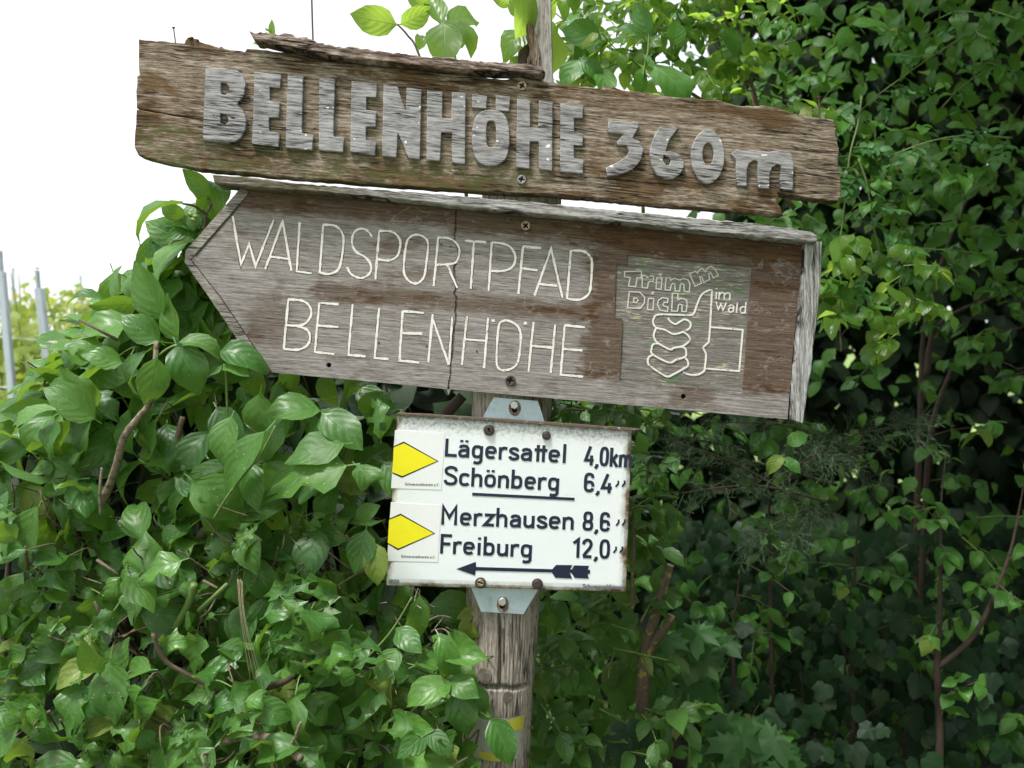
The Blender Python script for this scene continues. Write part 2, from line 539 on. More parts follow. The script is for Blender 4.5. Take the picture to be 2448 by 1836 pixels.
M['rust'] = plain('rust_stain', (.16, .10, .07), 0.85, 0.0, 0.5, 250, dark=(.38, .40, .42), dark_amt=(0.50, 0.60))
M['nail'] = plain('rusty_nail_metal', (.12, .07, .05), 0.6, 0.5, 0.3, 300)
M['ink'] = plain('black_enamel_lettering', (.008, .010, .045), 0.25, 0.0, 0.2, 80, spec=0.5)
M['yellow'] = plain('yellow_sticker_film', (.84, .76, .012), 0.35, 0.0, 0.06, 60, dark=(.55, .42, .03), dark_amt=(0.72, 0.78))
M['black_film'] = plain('black_sticker_outline', (.02, .02, .015), 0.4)
M['sticker'] = plain('white_sticker_film', (.80, .82, .82), 0.32, 0.0, 0.04, 60, dark=(.62, .64, .62), dark_amt=(0.66, 0.74))
M['grey_print'] = plain('grey_caption_print', (.17, .18, .20), 0.5)

# pocket of the emblem: grey wood with remains of green and yellow paint
def emblem_mat():
    m = wood('emblem_pocket_wood', TH_L, light=(.31, .295, .28), mid=(.19, .17, .155), dark=(.11, .095, .085), brown=(.14, .10, .07), brown_amt=0.0, grain=210, crackiness=0.1, bumpy=0.6)
    nt = m.node_tree
    b = [n for n in nt.nodes if n.type == 'BSDF_PRINCIPLED'][0]
    old = b.inputs['Base Color'].links[0].from_socket
    tc = nd(nt, 'ShaderNodeTexCoord').outputs['Object']
    v = mapping(nt, tc, rot=(0, -R(TH_L), 0))
    streak = noise(nt, mapping(nt, v, scale=(40, 20, 330)), 1.0, 3.0, 0.6)
    zone = noise(nt, mapping(nt, v, loc=(3, 0, 1), scale=(16, 10, 22)), 1.0, 3.0, 0.6)
    g = mth(nt, 'MULTIPLY', sstep(nt, zone, 0.53, 0.62), sstep(nt, streak, 0.46, 0.56))
    c = mix(nt, mth(nt, 'MULTIPLY', g, 0.75), old, (.10, .20, .085, 1))
    zone2 = noise(nt, mapping(nt, v, loc=(9, 0, 5), scale=(14, 10, 20)), 1.0, 3.0, 0.6)
    y = mth(nt, 'MULTIPLY', sstep(nt, zone2, 0.47, 0.58), sstep(nt, streak, 0.55, 0.61))
    c = mix(nt, mth(nt, 'MULTIPLY', y, 0.8), c, (.52, .50, .33, 1))
    nt.links.new(c, b.inputs['Base Color'])
    return m


M['emblem'] = emblem_mat()


# white enamel plate: glossy, rust creeping in from the rim, dirt along the top
def enamel_mat():
    m, nt, b, out = new_mat('white_enamel')
    uv = nd(nt, 'ShaderNodeTexCoord').outputs['UV']
    s = nd(nt, 'ShaderNodeSeparateXYZ', {0: uv})
    u, v = s.outputs[0], s.outputs[1]
    nz = noise(nt, mapping(nt, uv, scale=(9, 6.5, 1)), 1.0, 6.0, 0.65)
    nf = noise(nt, mapping(nt, uv, scale=(60, 45, 1)), 1.0, 5.0, 0.7)
    ex = mth(nt, 'MINIMUM', u, mth(nt, 'SUBTRACT', 1.0, u))
    eyb = mth(nt, 'MULTIPLY', v, 0.7)
    edge = mth(nt, 'MINIMUM', ex, eyb)
    e2 = mth(nt, 'ADD', edge, mth(nt, 'MULTIPLY', mth(nt, 'SUBTRACT', nz, 0.5), -0.10))
    halo = mth(nt, 'SUBTRACT', 1.0, sstep(nt, e2, 0.004, 0.032))
    core = mth(nt, 'SUBTRACT', 1.0, sstep(nt, mth(nt, 'ADD', e2, mth(nt, 'MULTIPLY', mth(nt, 'SUBTRACT', nf, 0.5), 0.02)), -0.004, 0.012))
    c = mix(nt, halo, (.80, .84, .86, 1), (.50, .46, .40, 1))
    c = mix(nt, core, c, mix(nt, nf, (.06, .03, .018, 1), (.24, .12, .05, 1)))
    top = sstep(nt, mth(nt, 'ADD', v, mth(nt, 'MULTIPLY', mth(nt, 'SUBTRACT', nz, 0.5), 0.12)), 0.86, 1.0)
    dirt = mth(nt, 'MULTIPLY', top, sstep(nt, nf, 0.42, 0.66))
    c = mix(nt, mth(nt, 'MULTIPLY', top, 0.35), c, (.48, .50, .46, 1))
    c = mix(nt, mth(nt, 'MULTIPLY', dirt, 0.8), c, (.10, .095, .06, 1))
    sp = sstep(nt, noise(nt, mapping(nt, uv, scale=(150, 110, 1)), 1.0, 1.0), 0.76, 0.79)
    c = mix(nt, mth(nt, 'MULTIPLY', sp, 0.8), c, (.20, .18, .15, 1))
    soft = noise(nt, mapping(nt, uv, scale=(4, 7, 1)), 1.0, 5.0, 0.6)
    c = mix(nt, mth(nt, 'MULTIPLY', sstep(nt, soft, 0.5, 0.8), 0.18), c, (.62, .62, .58, 1))
    seti(nt, b, 'Base Color', c)
    seti(nt, b, 'Roughness', mth(nt, 'ADD', 0.22, mth(nt, 'MULTIPLY', core, 0.6)))
    seti(nt, b, 'Specular IOR Level', 0.45)
    seti(nt, b, 'Normal', bump(nt, mth(nt, 'ADD', mth(nt, 'MULTIPLY', soft, 1.0), mth(nt, 'MULTIPLY', core, mth(nt, 'MULTIPLY', nf, -0.6))), 0.25, 0.002))
    return m


M['enamel'] = enamel_mat()
M['rusty_lip'] = plain('rusty_plate_lip', (.14, .10, .075), 0.7, 0.2, 0.4, 120, dark=(.45, .44, .40), dark_amt=(0.58, 0.68))

M['dogwood'] = leaf_mat('dogwood_leaf', (.036, .128, .020), (.115, .265, .044), back=(.09, .19, .06), trans=0.28, tcol=(.36, .62, .05), rough=0.41, spec=0.46, speck=0.9, vein_amt=0.3)
M['dogwood_lit'] = leaf_mat('backlit_dogwood_leaf', (.06, .15, .024), (.12, .24, .04), back=(.13, .23, .06), trans=0.52, tcol=(.54, .80, .10), rough=0.36, spec=0.5, vein_amt=0.3)  # dogwood copy made paler and more translucent to paint in backlight
M['dogwood_far'] = leaf_mat('dogwood_leaf_shade', (.036, .125, .018), (.09, .235, .032), back=(.08, .18, .05), trans=0.22, tcol=(.28, .58, .05), rough=0.45, spec=0.35, vein_amt=0.25)  # dogwood copy made darker and less translucent: shade put into the colour
M['privet'] = leaf_mat('privet_leaf', (.045, .125, .025), (.085, .19, .04), trans=0.32, tcol=(.30, .55, .05), rough=0.4, spec=0.45, vein_amt=0.25)
M['rose'] = leaf_mat('rose_leaflet', (.045, .15, .045), (.075, .21, .06), trans=0.32, tcol=(.2, .48, .06), rough=0.5, spec=0.35, vein_amt=0.15, bmp=0.1)
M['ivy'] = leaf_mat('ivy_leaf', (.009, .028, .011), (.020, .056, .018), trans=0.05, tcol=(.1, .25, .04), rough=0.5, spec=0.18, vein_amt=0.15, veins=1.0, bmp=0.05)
M['gap_shade'] = leaf_mat('shade_dark_leaf', (.010, .026, .009), (.018, .042, .013), back=(.014, .03, .012), trans=0.03, tcol=(.05, .12, .02), rough=0.55, spec=0.2, vein_amt=0.1, bmp=0.1)  # near-black leaf colour that paints shade into the deep gaps
M['maple'] = leaf_mat('maple_leaf', (.030, .10, .024), (.05, .15, .032), trans=0.25, tcol=(.16, .40, .04), rough=0.5, spec=0.35, veins=1.0, vein_amt=0.15, bmp=0.05)
M['vine'] = leaf_mat('vine_leaf', (.20, .32, .08), (.36, .40, .12), trans=0.42, tcol=(.62, .68, .12), rough=0.55, spec=0.3, vein_amt=0.1, bmp=0.05)
M['juniper'] = plain('juniper_needles', (.045, .085, .035), 0.6, 0, 0.5, 30)
M['twig_bark'] = plain('twig_bark', (.14, .105, .072), 0.85, 0, 0.5, 140, bmp=0.5, dark=(.05, .036, .026))
M['pale_twig'] = plain('pale_cut_twig', (.24, .195, .14), 0.85, 0, 0.5, 160, bmp=0.8, dark=(.085, .06, .04), dark_amt=(0.48, 0.64))
M['green_stem'] = plain('green_stem', (.13, .20, .055), 0.5, 0, 0.3, 60)
M['red_bark'] = plain('reddish_bark', (.065, .044, .033), 0.85, 0, 0.5, 70, bmp=0.6, dark=(.03, .022, .017))
M['lichen_bark'] = plain('lichen_bark', (.12, .092, .068), 0.9, 0, 0.6, 90, bmp=0.9, dark=(.34, .26, .05), dark_amt=(0.56, 0.60))
M['cut_wood'] = plain('fresh_cut_wood', (.40, .31, .20), 0.8, 0, 0.3, 90)
M['berry'] = plain('green_berry', (.15, .23, .05), 0.35, 0, 0.15, 60)
M['grass'] = plain('grass_blades', (.20, .32, .07), 0.6, 0, 0.35, 3)
M['zinc_post'] = plain('zinc_vineyard_post', (.45, .50, .56), 0.5, 0.4, 0.15, 20)
M['wire'] = plain('wire', (.45, .47, .5), 0.5, 0.5, 0.1, 10)
M['vine_bark'] = plain('vine_bark', (.075, .055, .042), 0.9, 0, 0.5, 60, bmp=0.5)


def ground_mat():
    m, nt, b, out = new_mat('meadow_ground')
    tc = nd(nt, 'ShaderNodeTexCoord').outputs['Object']
    n1 = noise(nt, tc, 0.8, 6.0, 0.6); n2 = noise(nt, tc, 14.0, 6.0, 0.7)
    c = mix(nt, sstep(nt, n1, 0.35, 0.65), (.14, .24, .055, 1), (.22, .31, .085, 1))
    c = mix(nt, mth(nt, 'MULTIPLY', sstep(nt, n2, 0.5, 0.7), 0.6), c, (.15, .12, .075, 1))
    seti(nt, b, 'Base Color', c)
    seti(nt, b, 'Roughness', 0.95)
    seti(nt, b, 'Normal', bump(nt, n2, 0.6, 0.03))
    return m


M['ground'] = ground_mat()


# ------------------------------------------------------------------ ground
def ground_z(x, y):
    return 0.075 * max(0.0, min(y, 70.0) - 3.2) * (1.0 if x < 60 else 1.0)


xs = [-300, -120, -60, -30, -15, -8, -4, -2, 0, 2, 4, 8, 15, 30, 60, 120, 300]
ys = [-300, -100, -40, -15, -6, -3, -1, 0, 1, 2, 3.2, 4, 5, 6, 8, 10, 14, 20, 30, 45, 70, 120, 300, 700]
gv = [(x, y, ground_z(x, y)) for y in ys for x in xs]
gf = [(j * len(xs) + i, j * len(xs) + i + 1, (j + 1) * len(xs) + i + 1, (j + 1) * len(xs) + i) for j in range(len(ys) - 1) for i in range(len(xs) - 1)]
g = obj('ground', gv, gf, M['ground'], None, True)
g['kind'] = 'structure'
g['label'] = 'grassy ground under the hedge and the vineyard'
g['category'] = 'ground'



def soil_mat(name, c1, c2, sc):
    m, nt, bs, out = new_mat(name)
    tc = nd(nt, 'ShaderNodeTexCoord').outputs['Object']
    n2 = noise(nt, tc, sc, 7.0, 0.7)
    seti(nt, bs, 'Base Color', mix(nt, n2, rgb(c1), rgb(c2)))
    seti(nt, bs, 'Roughness', 0.95)
    seti(nt, bs, 'Normal', bump(nt, n2, 0.8, 0.02))
    return m


def sheet(name, x0, x1, y0, y1, z, material, label, follow=False):
    nx_, ny_ = 24, 12
    vs_ = [(x0 + (x1 - x0) * i / nx_, y0 + (y1 - y0) * j / ny_ + 0.08 * math.sin(i * 1.7) * (j in (0, ny_)), z + (ground_z(0, y0 + (y1 - y0) * j / ny_) if follow else 0)) for j in range(ny_ + 1) for i in range(nx_ + 1)]
    fs_ = [(j * (nx_ + 1) + i, j * (nx_ + 1) + i + 1, (j + 1) * (nx_ + 1) + i + 1, (j + 1) * (nx_ + 1) + i) for j in range(ny_) for i in range(nx_)]
    o = obj(name, vs_, fs_, material)
    o['kind'] = 'structure'; o['label'] = label; o['category'] = name
    return o


sheet('path', -30, 30, -3.0, 1.2, 0.008, soil_mat('gravel_path', (.07, .06, .05), (.16, .145, .125), 40.0), 'gravel path in front of the hedge')
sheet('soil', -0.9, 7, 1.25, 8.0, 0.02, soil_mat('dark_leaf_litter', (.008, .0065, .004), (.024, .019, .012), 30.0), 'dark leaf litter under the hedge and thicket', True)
# ------------------------------------------------------------------ signpost
PY = 1.60                                               # the post's axis stands here
post_t = thing('signpost', 'leaning grey round wooden post that carries the three signs', 'post', (P(1196, 1500, PY).x, PY, 0))


def post_axis(z):
    """photo-traced axis and half width of the post at height z (it leans slightly to the right)"""
    py = 918 + (EYE.z - z) / (K * PY)
    cx = 1224 - 41 * (py - 960) / 876
    r = 95 - 16 * max(0.0, min(1.0, (py - 1000) / 836))
    if py > 1836:
        cx = 1183 - 0.03 * (py - 1836); r = 79
    w = P(cx, py, PY)
    return w.x, r * K * PY, py


NA = 220
zs = list(np.linspace(-0.05, 0.9, 14)) + list(np.linspace(0.905, 1.6, 190)) + [1.62, 1.7, 1.8, 1.9, 1.98]
crk = [(1194, 1440, 1197, 1613, 9, .022), (1204, 1480, 1205, 1560, 4.5, .009), (1158, 1622, 1157, 1690, 3.2, .010), (1178, 1622, 1177, 1700, 2.4, .008),
       (1214, 1645, 1212, 1700, 2.2, .008), (1246, 1625, 1243, 1700, 1.8, .006), (1154, 1770, 1153, 1850, 3.2, .012), (1130, 1780, 1131, 1850, 2.0, .007),
       (1174, 1775, 1176, 1850, 2.0, .007), (1200, 1790, 1202, 1850, 2.2, .009), (1140, 1622, 1143, 1680, 1.8, .006), (1226, 1780, 1224, 1850, 1.8, .006)]
pv = []
pr_ = random.Random(3)
lobes = [(k, pr_.uniform(0, 6.28), pr_.uniform(0.2, 1.0)) for k in range(2, 14)]
for z in zs:
    cx, r0, py = post_axis(z)
    for k in range(NA):
        a = 2 * math.pi * k / NA
        r = r0 * (1 + 0.012 * sum(am / (kk * 0.5) * math.sin(kk * a + ph + z * 1.7 * (kk % 3)) for kk, ph, am in lobes) * 0.5)
        r += 0.0007 * math.sin(a * 61 + 3 * math.sin(z * 9)) + 0.0004 * math.sin(a * 97 + z * 21)
        x = math.sin(a) * r; y = -math.cos(a) * r
        if y < 0:
            px = 1224 + (cx + x) / (K * PY)
            for (x0, y0, x1, y1, w, d) in crk:
                if y0 < py < y1:
                    t = (py - y0) / (y1 - y0)
                    xc = x0 + (x1 - x0) * t + 1.2 * math.sin(py * 0.03)
                    dd = abs(px - xc) / (w * 0.5 * min(1, 6 * t * (1.02 - t) + 0.25))
                    if dd < 1:
                        f = 1 - d * (1 - dd * dd) / r
                        x *= f; y *= f
            cut = abs(py - (1611 + (px - 1118) * 0.062))
            if cut < 5 and px < 1262 + 3 * math.sin(px):
                y *= 1 - 0.34 * (1 - (cut / 5) ** 4)
        pv.append((cx + x, PY + y, z))
pf = [(j * NA + k, j * NA + (k + 1) % NA, (j + 1) * NA + (k + 1) % NA, (j + 1) * NA + k) for j in range(len(zs) - 1) for k in range(NA)]
pf.append(tuple((len(zs) - 1) * NA + k for k in range(NA)))
obj('post', pv, pf, M['post'], post_t, True)


def post_front(px, py):
    """depth of the post's front skin under a photo pixel"""
    z = EYE.z - (py - 918) * K * PY
    cx, r, _ = post_axis(z)
    x = (px - 1224) * K * PY - cx
    return PY - math.sqrt(max(r * r - x * x, 0.0))


for (px, py, rr) in ((1161, 1589, 17), (1214, 1637, 12)):            # knots
    mb = MB()
    rings = []
    z = EYE.z - (py - 918) * K * PY
    for q in range(9):
        rr_ = rr * K * PY * (1 - q / 8)
        dz = 0.0006 + 0.0016 * (q % 2)
        for k in range(18):
            a = 2 * math.pi * k / 18
            x = (px - 1224) * K * PY + rr_ * math.cos(a) * 1.02
            zz = z + rr_ * math.sin(a) * 1.15
            cx, r0, _ = post_axis(zz)
            mb.v.append((x, PY - math.sqrt(max(r0 * r0 - (x - cx) ** 2, 0)) - dz, zz))
    for q in range(8):
        for k in range(18):
            mb.f.append((q * 18 + k, q * 18 + (k + 1) % 18, (q + 1) * 18 + (k + 1) % 18, (q + 1) * 18 + k))
    mb.build('knot', M['knot'], post_t, True)

# torn way-mark sticker wrapped round the post
def wrap(name, poly, lift, material, parent, nx=22, ny=10):
    (x0, y0), (x1, y1), (x2, y2), (x3, y3) = poly          # TL TR BR BL in px
    vs = []
    for j in range(ny + 1):
        for i in range(nx + 1):
            u, v = i / nx, j / ny
            px = (x0 * (1 - u) + x1 * u) * (1 - v) + (x3 * (1 - u) + x2 * u) * v
            py = (y0 * (1 - u) + y1 * u) * (1 - v) + (y3 * (1 - u) + y2 * u) * v
            z = EYE.z - (py - 918) * K * PY
            cx, r, _ = post_axis(z)
            x = (px - 1224) * K * PY
            a = math.asin(max(-0.995, min(0.995, (x - cx) / r)))
            rr = r + 0.0016 + lift
            vs.append((cx + math.sin(a) * rr, PY - math.cos(a) * rr, z))
    fs = [(j * (nx + 1) + i, j * (nx + 1) + i + 1, (j + 1) * (nx + 1) + i + 1, (j + 1) * (nx + 1) + i) for j in range(ny) for i in range(nx)]
    return obj(name, vs, fs, material, parent, True)


M['old_sticker'] = plain('faded_grey_sticker', (.40, .41, .38), 0.5, 0, 0.2, 60, dark=(.22, .21, .18), dark_amt=(0.55, 0.7))
M['old_yellow'] = plain('faded_yellow_sticker', (.52, .50, .05), 0.45, 0, 0.2, 50, dark=(.36, .36, .31), dark_amt=(0.53, 0.57))
stk = wrap('sticker', ((1125, 1684), (1252, 1686), (1240, 1786), (1126, 1778)), 0, M['old_sticker'], post_t)
wrap('yellow_patch', ((1150, 1764), (1210, 1766), (1196, 1786), (1128, 1779)), 0.0006, M['old_yellow'], stk)
wrap('yellow_patch', ((1202, 1690), (1252, 1687), (1246, 1722), (1216, 1712)), 0.0006, M['old_yellow'], stk)

# split stake that sticks up behind the top board
YS = 1.558
prism('upper_stake', [(1258, -330), (1312, -330), (1318, 0), (1327, 330), (1262, 330), (1292, 190), (1284, 110), (1272, 55), (1262, 0)], [], YS, YS + 0.045, M['stake'], post_t, 0.002)
prism('splintered_wood', jag([(1262, -40), (1266, 0), (1274, 60), (1288, 115), (1296, 190), (1270, 195), (1262, 150), (1268, 100), (1258, 60), (1254, 10)], 9, 3, seed=4), [], YS - 0.006, YS + 0.03, M['splinter'], post_t, 0.001)

# ------------------------------------------------------------------ screws, nails, bolts
M['dull_screw'] = plain('dull_screw_metal', (.25, .25, .24), 0.5, 0.6, 0.3, 300, dark=(.10, .07, .045))
def screw(px, py, y, rpx, material, parent, kind='cross', rot=0.3):
    """countersunk head: a rim disc with a real cross or slot opening over a dark base"""
    out = circ(px, py, rpx, n=22)
    a = rpx * 0.62; w = rpx * 0.17
    if kind == 'cross':
        cr = [(-w, -a), (w, -a), (w, -w), (a, -w), (a, w), (w, w), (w, a), (-w, a), (-w, w), (-a, w), (-a, -w), (-w, -w)]
    else:
        cr = [(-a * 1.2, -w), (a * 1.2, -w), (a * 1.2, w), (-a * 1.2, w)]
    c, s_ = math.cos(rot), math.sin(rot)
    cr = [(px + x * c - q * s_, py + x * s_ + q * c) for x, q in cr]
    h = prism('screw', out, [cr], y - 0.0032, y + 0.001, material, parent, 0.0009, depth=y)
    prism('cross_slot', circ(px, py, rpx * 0.8, n=14), [], y - 0.0009, y + 0.0015, M['dark_hole'], h, 0, depth=y)
    return h


def nail(px0, py0, px1, py1, y, r, parent, head=2.6):
    mb = MB()
    a, b_ = P(px0, py0, y), P(px1, py1, y)
    t = (a - b_).normalized()
    mb.tube([b_, a], r, 7)
    if head:
        mb.tube([a, a + t * r * 0.9], r * head, 10)
    mb.build('nail', M['nail'], parent)


# ------------------------------------------------------------------ top board
def z1(pts): return [(300 + x / 2.4578, 60 + y / 2.4578) for x, y in pts]
def z2(pts): return [(1150 + x / 2.4578, 60 + y / 2.4578) for x, y in pts]


YU = 1.500
ub = thing('height_sign_board', 'upper weathered brown plank with raised letters BELLENHÖHE 360m', 'sign', LOC_U)
top = z1([(75, 80), (150, 88), (290, 100), (345, 104), (352, 82), (400, 76), (440, 98), (550, 130), (560, 122), (580, 136), (700, 155), (712, 136), (830, 145), (985, 165), (1100, 195),
          (1400, 235), (1700, 262), (1900, 285), (2080, 300)])
top += z2([(60, 312), (150, 318), (210, 302), (330, 322), (460, 345), (620, 360), (722, 378), (716, 352), (790, 366), (830, 380), (900, 385), (1000, 400), (1100, 418), (1180, 425), (1280, 432), (1420, 445),
           (1500, 470), (1600, 476), (1660, 468), (1700, 478), (1790, 500), (1830, 520), (2070, 555), (2090, 600), (2084, 640), (2106, 720), (2100, 800), (2110, 880), (2118, 1000), (2100, 1038),
           (1950, 1020), (1744, 985), (1756, 1010), (1735, 1030), (1762, 1070), (1776, 1118), (1600, 1097), (1300, 1077), (1000, 1052), (600, 1012), (300, 990)])
bot = z1([(2089, 978), (1500, 936), (800, 880), (420, 846), (200, 800), (75, 765), (50, 715), (60, 580), (63, 494), (130, 505), (300, 535), (450, 560), (300, 529), (130, 499), (64, 486), (62, 430), (65, 300), (80, 290), (75, 200)])
outline = jag(top, 11, 1.3, closed=False, seed=2) + jag(bot, 16, 1.2, closed=False, seed=5) + [bot[-1]]
prism('plank', outline, [], YU, YU + 0.030, M['plank'], ub, 0.0022)

UM = {
    'B': [[(478, 260), (600, 262), (650, 268), (690, 292), (715, 345), (705, 420), (663, 470), (700, 510), (717, 560), (712, 622), (685, 670), (640, 698), (600, 700), (462, 682)],
          [(570, 345), (600, 350), (618, 376), (612, 405), (590, 418), (568, 412)], [(565, 525), (595, 532), (612, 556), (610, 580), (590, 590), (562, 580)]],
    'E1': [[(765, 282), (918, 300), (916, 378), (855, 372), (853, 450), (912, 456), (910, 549), (850, 550), (850, 630), (910, 640), (907, 724), (750, 708)]],
    'L1': [[(960, 295), (1050, 306), (1042, 640), (1108, 650), (1104, 742), (946, 728)]],
    'L2': [[(1145, 317), (1236, 326), (1227, 660), (1287, 668), (1284, 753), (1140, 740)]],
    'E2': [[(1332, 336), (1481, 352), (1478, 433), (1420, 430), (1418, 506), (1478, 512), (1475, 603), (1418, 605), (1416, 680), (1475, 690), (1472, 771), (1325, 752)]],
    'N': [[(1520, 356), (1600, 366), (1650, 515), (1655, 373), (1742, 386), (1733, 796), (1665, 786), (1603, 640), (1595, 783), (1510, 773)]],
    'H1': [[(1775, 390), (1865, 398), (1862, 552), (1915, 558), (1920, 400), (2000, 406), (1997, 822), (1920, 812), (1918, 640), (1858, 638), (1850, 806), (1770, 796)]],
}
UM2 = {
    'H2': [[(212, 436), (290, 445), (287, 606), (335, 611), (340, 450), (420, 456), (418, 862), (340, 850), (338, 690), (288, 690), (284, 850), (207, 838)]],
    'E3': [[(466, 465), (598, 476), (596, 555), (545, 552), (545, 632), (598, 640), (596, 716), (545, 715), (545, 786), (600, 796), (598, 878), (464, 865)]],
    '3': [[(748, 568), (922, 580), (920, 612), (888, 668), (930, 690), (952, 735), (940, 795), (890, 855), (810, 885), (737, 890), (734, 842), (800, 812), (850, 778), (868, 745), (850, 712), (795, 708), (798, 690), (835, 645), (742, 635)]],
    '6': [[(1048, 600), (1158, 607), (1105, 678), (1080, 748), (1110, 745), (1160, 765), (1190, 810), (1185, 850), (1160, 888), (1120, 912), (1075, 910), (1030, 885), (1000, 835), (988, 765), (998, 700), (1020, 645)],
          [(1070, 770), (1098, 782), (1110, 805), (1102, 828), (1082, 828), (1066, 800)]],
    '0': [circ(1328, 778, 98, 158, 30), circ(1330, 764, 33, 66, 18)],
    'm': [[(1462, 758), (1500, 735), (1545, 748), (1590, 740), (1640, 748), (1690, 750), (1750, 742), (1800, 748), (1820, 770), (1830, 820), (1825, 975), (1753, 968), (1755, 832), (1735, 824), (1705, 842), (1690, 880), (1688, 968), (1623, 962),
           (1618, 806), (1600, 800), (1570, 817), (1557, 850), (1557, 952), (1497, 946), (1493, 800), (1480, 780)]],
}
sup = lambda cx, cy, rx, ry, n, e: [(cx + rx * math.copysign(abs(math.cos(2 * math.pi * k / n)) ** e, math.cos(2 * math.pi * k / n)), cy + ry * math.copysign(abs(math.sin(2 * math.pi * k / n)) ** e, math.sin(2 * math.pi * k / n))) for k in range(n)]
UM2['O'] = [sup(58, 668, 110, 164, 32, 0.75), sup(60, 647, 28, 78, 20, 0.6)]
oj = random.Random(9)
for src, zz in ((UM, z1), (UM2, z2)):
    for k, rings in src.items():
        rr = [jag(zz(r_), 12, 0.5, seed=len(r_) + i) for i, r_ in enumerate(rings)]
        lt = prism('letter', rr[0], rr[1:], YU - 0.0072, YU + 0.002, M['letter_wood'], ub, 0.0013, depth=YU)
        if k == 'O':
            for d_ in ([(-49, 413), (36, 424), (32, 498), (-54, 490)], [(88, 420), (172, 427), (166, 516), (84, 508)]):
                prism('dot', jag(z2(d_), 12, 0.5, seed=3), [], YU - 0.0072, YU + 0.002, M['letter_wood'], lt, 0.0013, depth=YU)

screw(1248, 206, YU, 11.5, M['brass'], ub, rot=0.6)
screw(1247, 430, YU, 11, M['dull_screw'], ub, rot=0.2)
nail(415, 67, 420, 104, YU + 0.012, 0.0011, ub)
nail(744, -40, 749, 122, YU + 0.014, 0.0016, ub)
nail(1797, 216, 1803, 262, YU + 0.010, 0.0018, ub, 1.8)
nail(1958, 234, 1959, 290, YU + 0.014, 0.0016, ub)

# bark-like remnant of the old roof strip that lies along the top edge
bk = [(598, 86), (640, 92), (700, 104), (745, 116), (800, 126), (900, 140), (1000, 150), (1100, 160), (1180, 166), (1240, 170), (1296, 180)]
rB = random.Random(21)
bk_top = [(598, 78), (612, 84), (640, 80), (668, 88), (690, 84), (715, 94), (735, 92), (760, 106), (800, 114), (850, 117), (900, 126), (960, 132), (1020, 140), (1080, 141), (1130, 150), (1200, 152), (1250, 156), (1298, 163)]
bk_bot = [(1303, 176), (1290, 183), (1240, 178), (1180, 177), (1100, 172), (1000, 163), (900, 152), (800, 140), (745, 131), (690, 117), (640, 106), (612, 103), (606, 92)]
prism('bark_strip', jag(bk_top, 6, 2.4, closed=False, seed=71) + jag(bk_bot, 9, 1.4, closed=False, seed=72) + [bk_bot[-1]], [], YU - 0.020, YU + 0.016, M['bark'], ub, 0.003, depth=YU - 0.01)
# crumbs of moss and litter along its top
M['crumb'] = plain('mossy_crumbs', (.10, .085, .035), 0.95, 0, 0.6, 200, bmp=0.8, dark=(.05, .035, .022))
mbc = MB()
for (cx, cy, w_, h_) in ((640, 84, 12, 6), (685, 86, 16, 9), (722, 94, 14, 7), (850, 118, 10, 4), (1076, 142, 22, 8), (1120, 150, 20, 7), (1230, 160, 10, 6), (1262, 158, 14, 9), (1282, 166, 10, 7), (452, 92, 14, 6), (470, 96, 10, 5)):
    for q in range(4):
        c = P(cx + rB.uniform(-w_, w_) * 0.5, cy + rB.uniform(-2, 2), YU + rB.uniform(-0.004, 0.018))
        rr = rB.uniform(0.4, 0.8) * w_ * 0.5 * K * YU
        vs = []
        for j in range(5):
            for k in range(6):
                th = math.pi * (j / 4); ph = 2 * math.pi * k / 6
                vs.append(c + Vector((rr * math.sin(th) * math.cos(ph), rr * math.sin(th) * math.sin(ph), rr * 0.6 * h_ / w_ * 2 * math.cos(th))) * rB.uniform(0.8, 1.2))
        mbc.add(vs, [(j * 6 + k, j * 6 + (k + 1) % 6, (j + 1) * 6 + (k + 1) % 6, (j + 1) * 6 + k) for j in range(4) for k in range(6)])
cr = mbc.build('moss_crumbs', M['crumb'], ub)
cr['kind'] = 'stuff'

# ------------------------------------------------------------------ arrow board
def z3(pts): return [(420 + x / 2.765, 420 + y / 2.765) for x, y in pts]
def z4(pts): return [(1200 + x / 2.765, 420 + y / 2.765) for x, y in pts]
def z7(pts): return [(1460 + x / 4.608, 590 + y / 4.608) for x, y in pts]


YL = 1.505
lb = thing('arrow_sign_board', 'lower arrow-shaped wooden board carved WALDSPORTPFAD BELLENHÖHE in white', 'sign', LOC_L)
pocket = z7([(185, 92), (700, 140), (1560, 215), (1530, 560), (1500, 900), (1478, 1300), (1440, 1605), (800, 1540), (95, 1475), (118, 1100), (130, 792), (40, 780), (52, 480), (65, 197), (180, 202)])
crack = [(1089, 545), (1086, 575), (1092, 590), (1097, 610), (1086, 640), (1089, 665), (1091, 690), (1086, 702), (1093, 715), (1088, 745), (1091, 760), (1084, 800), (1083, 840), (1078, 870), (1079, 895), (1074, 915), (1075, 940)]
crack = jag(crack, 7, 1.8, closed=False, seed=8) + [crack[-1]]
full = [(577, 447), (900, 470), (1300, 505), (1918, 560), (1916, 640), (1898, 820), (1883, 1003), (1500, 969), (1220, 944), (900, 914), (617, 888), (530, 755), (441, 627), (443, 601)]
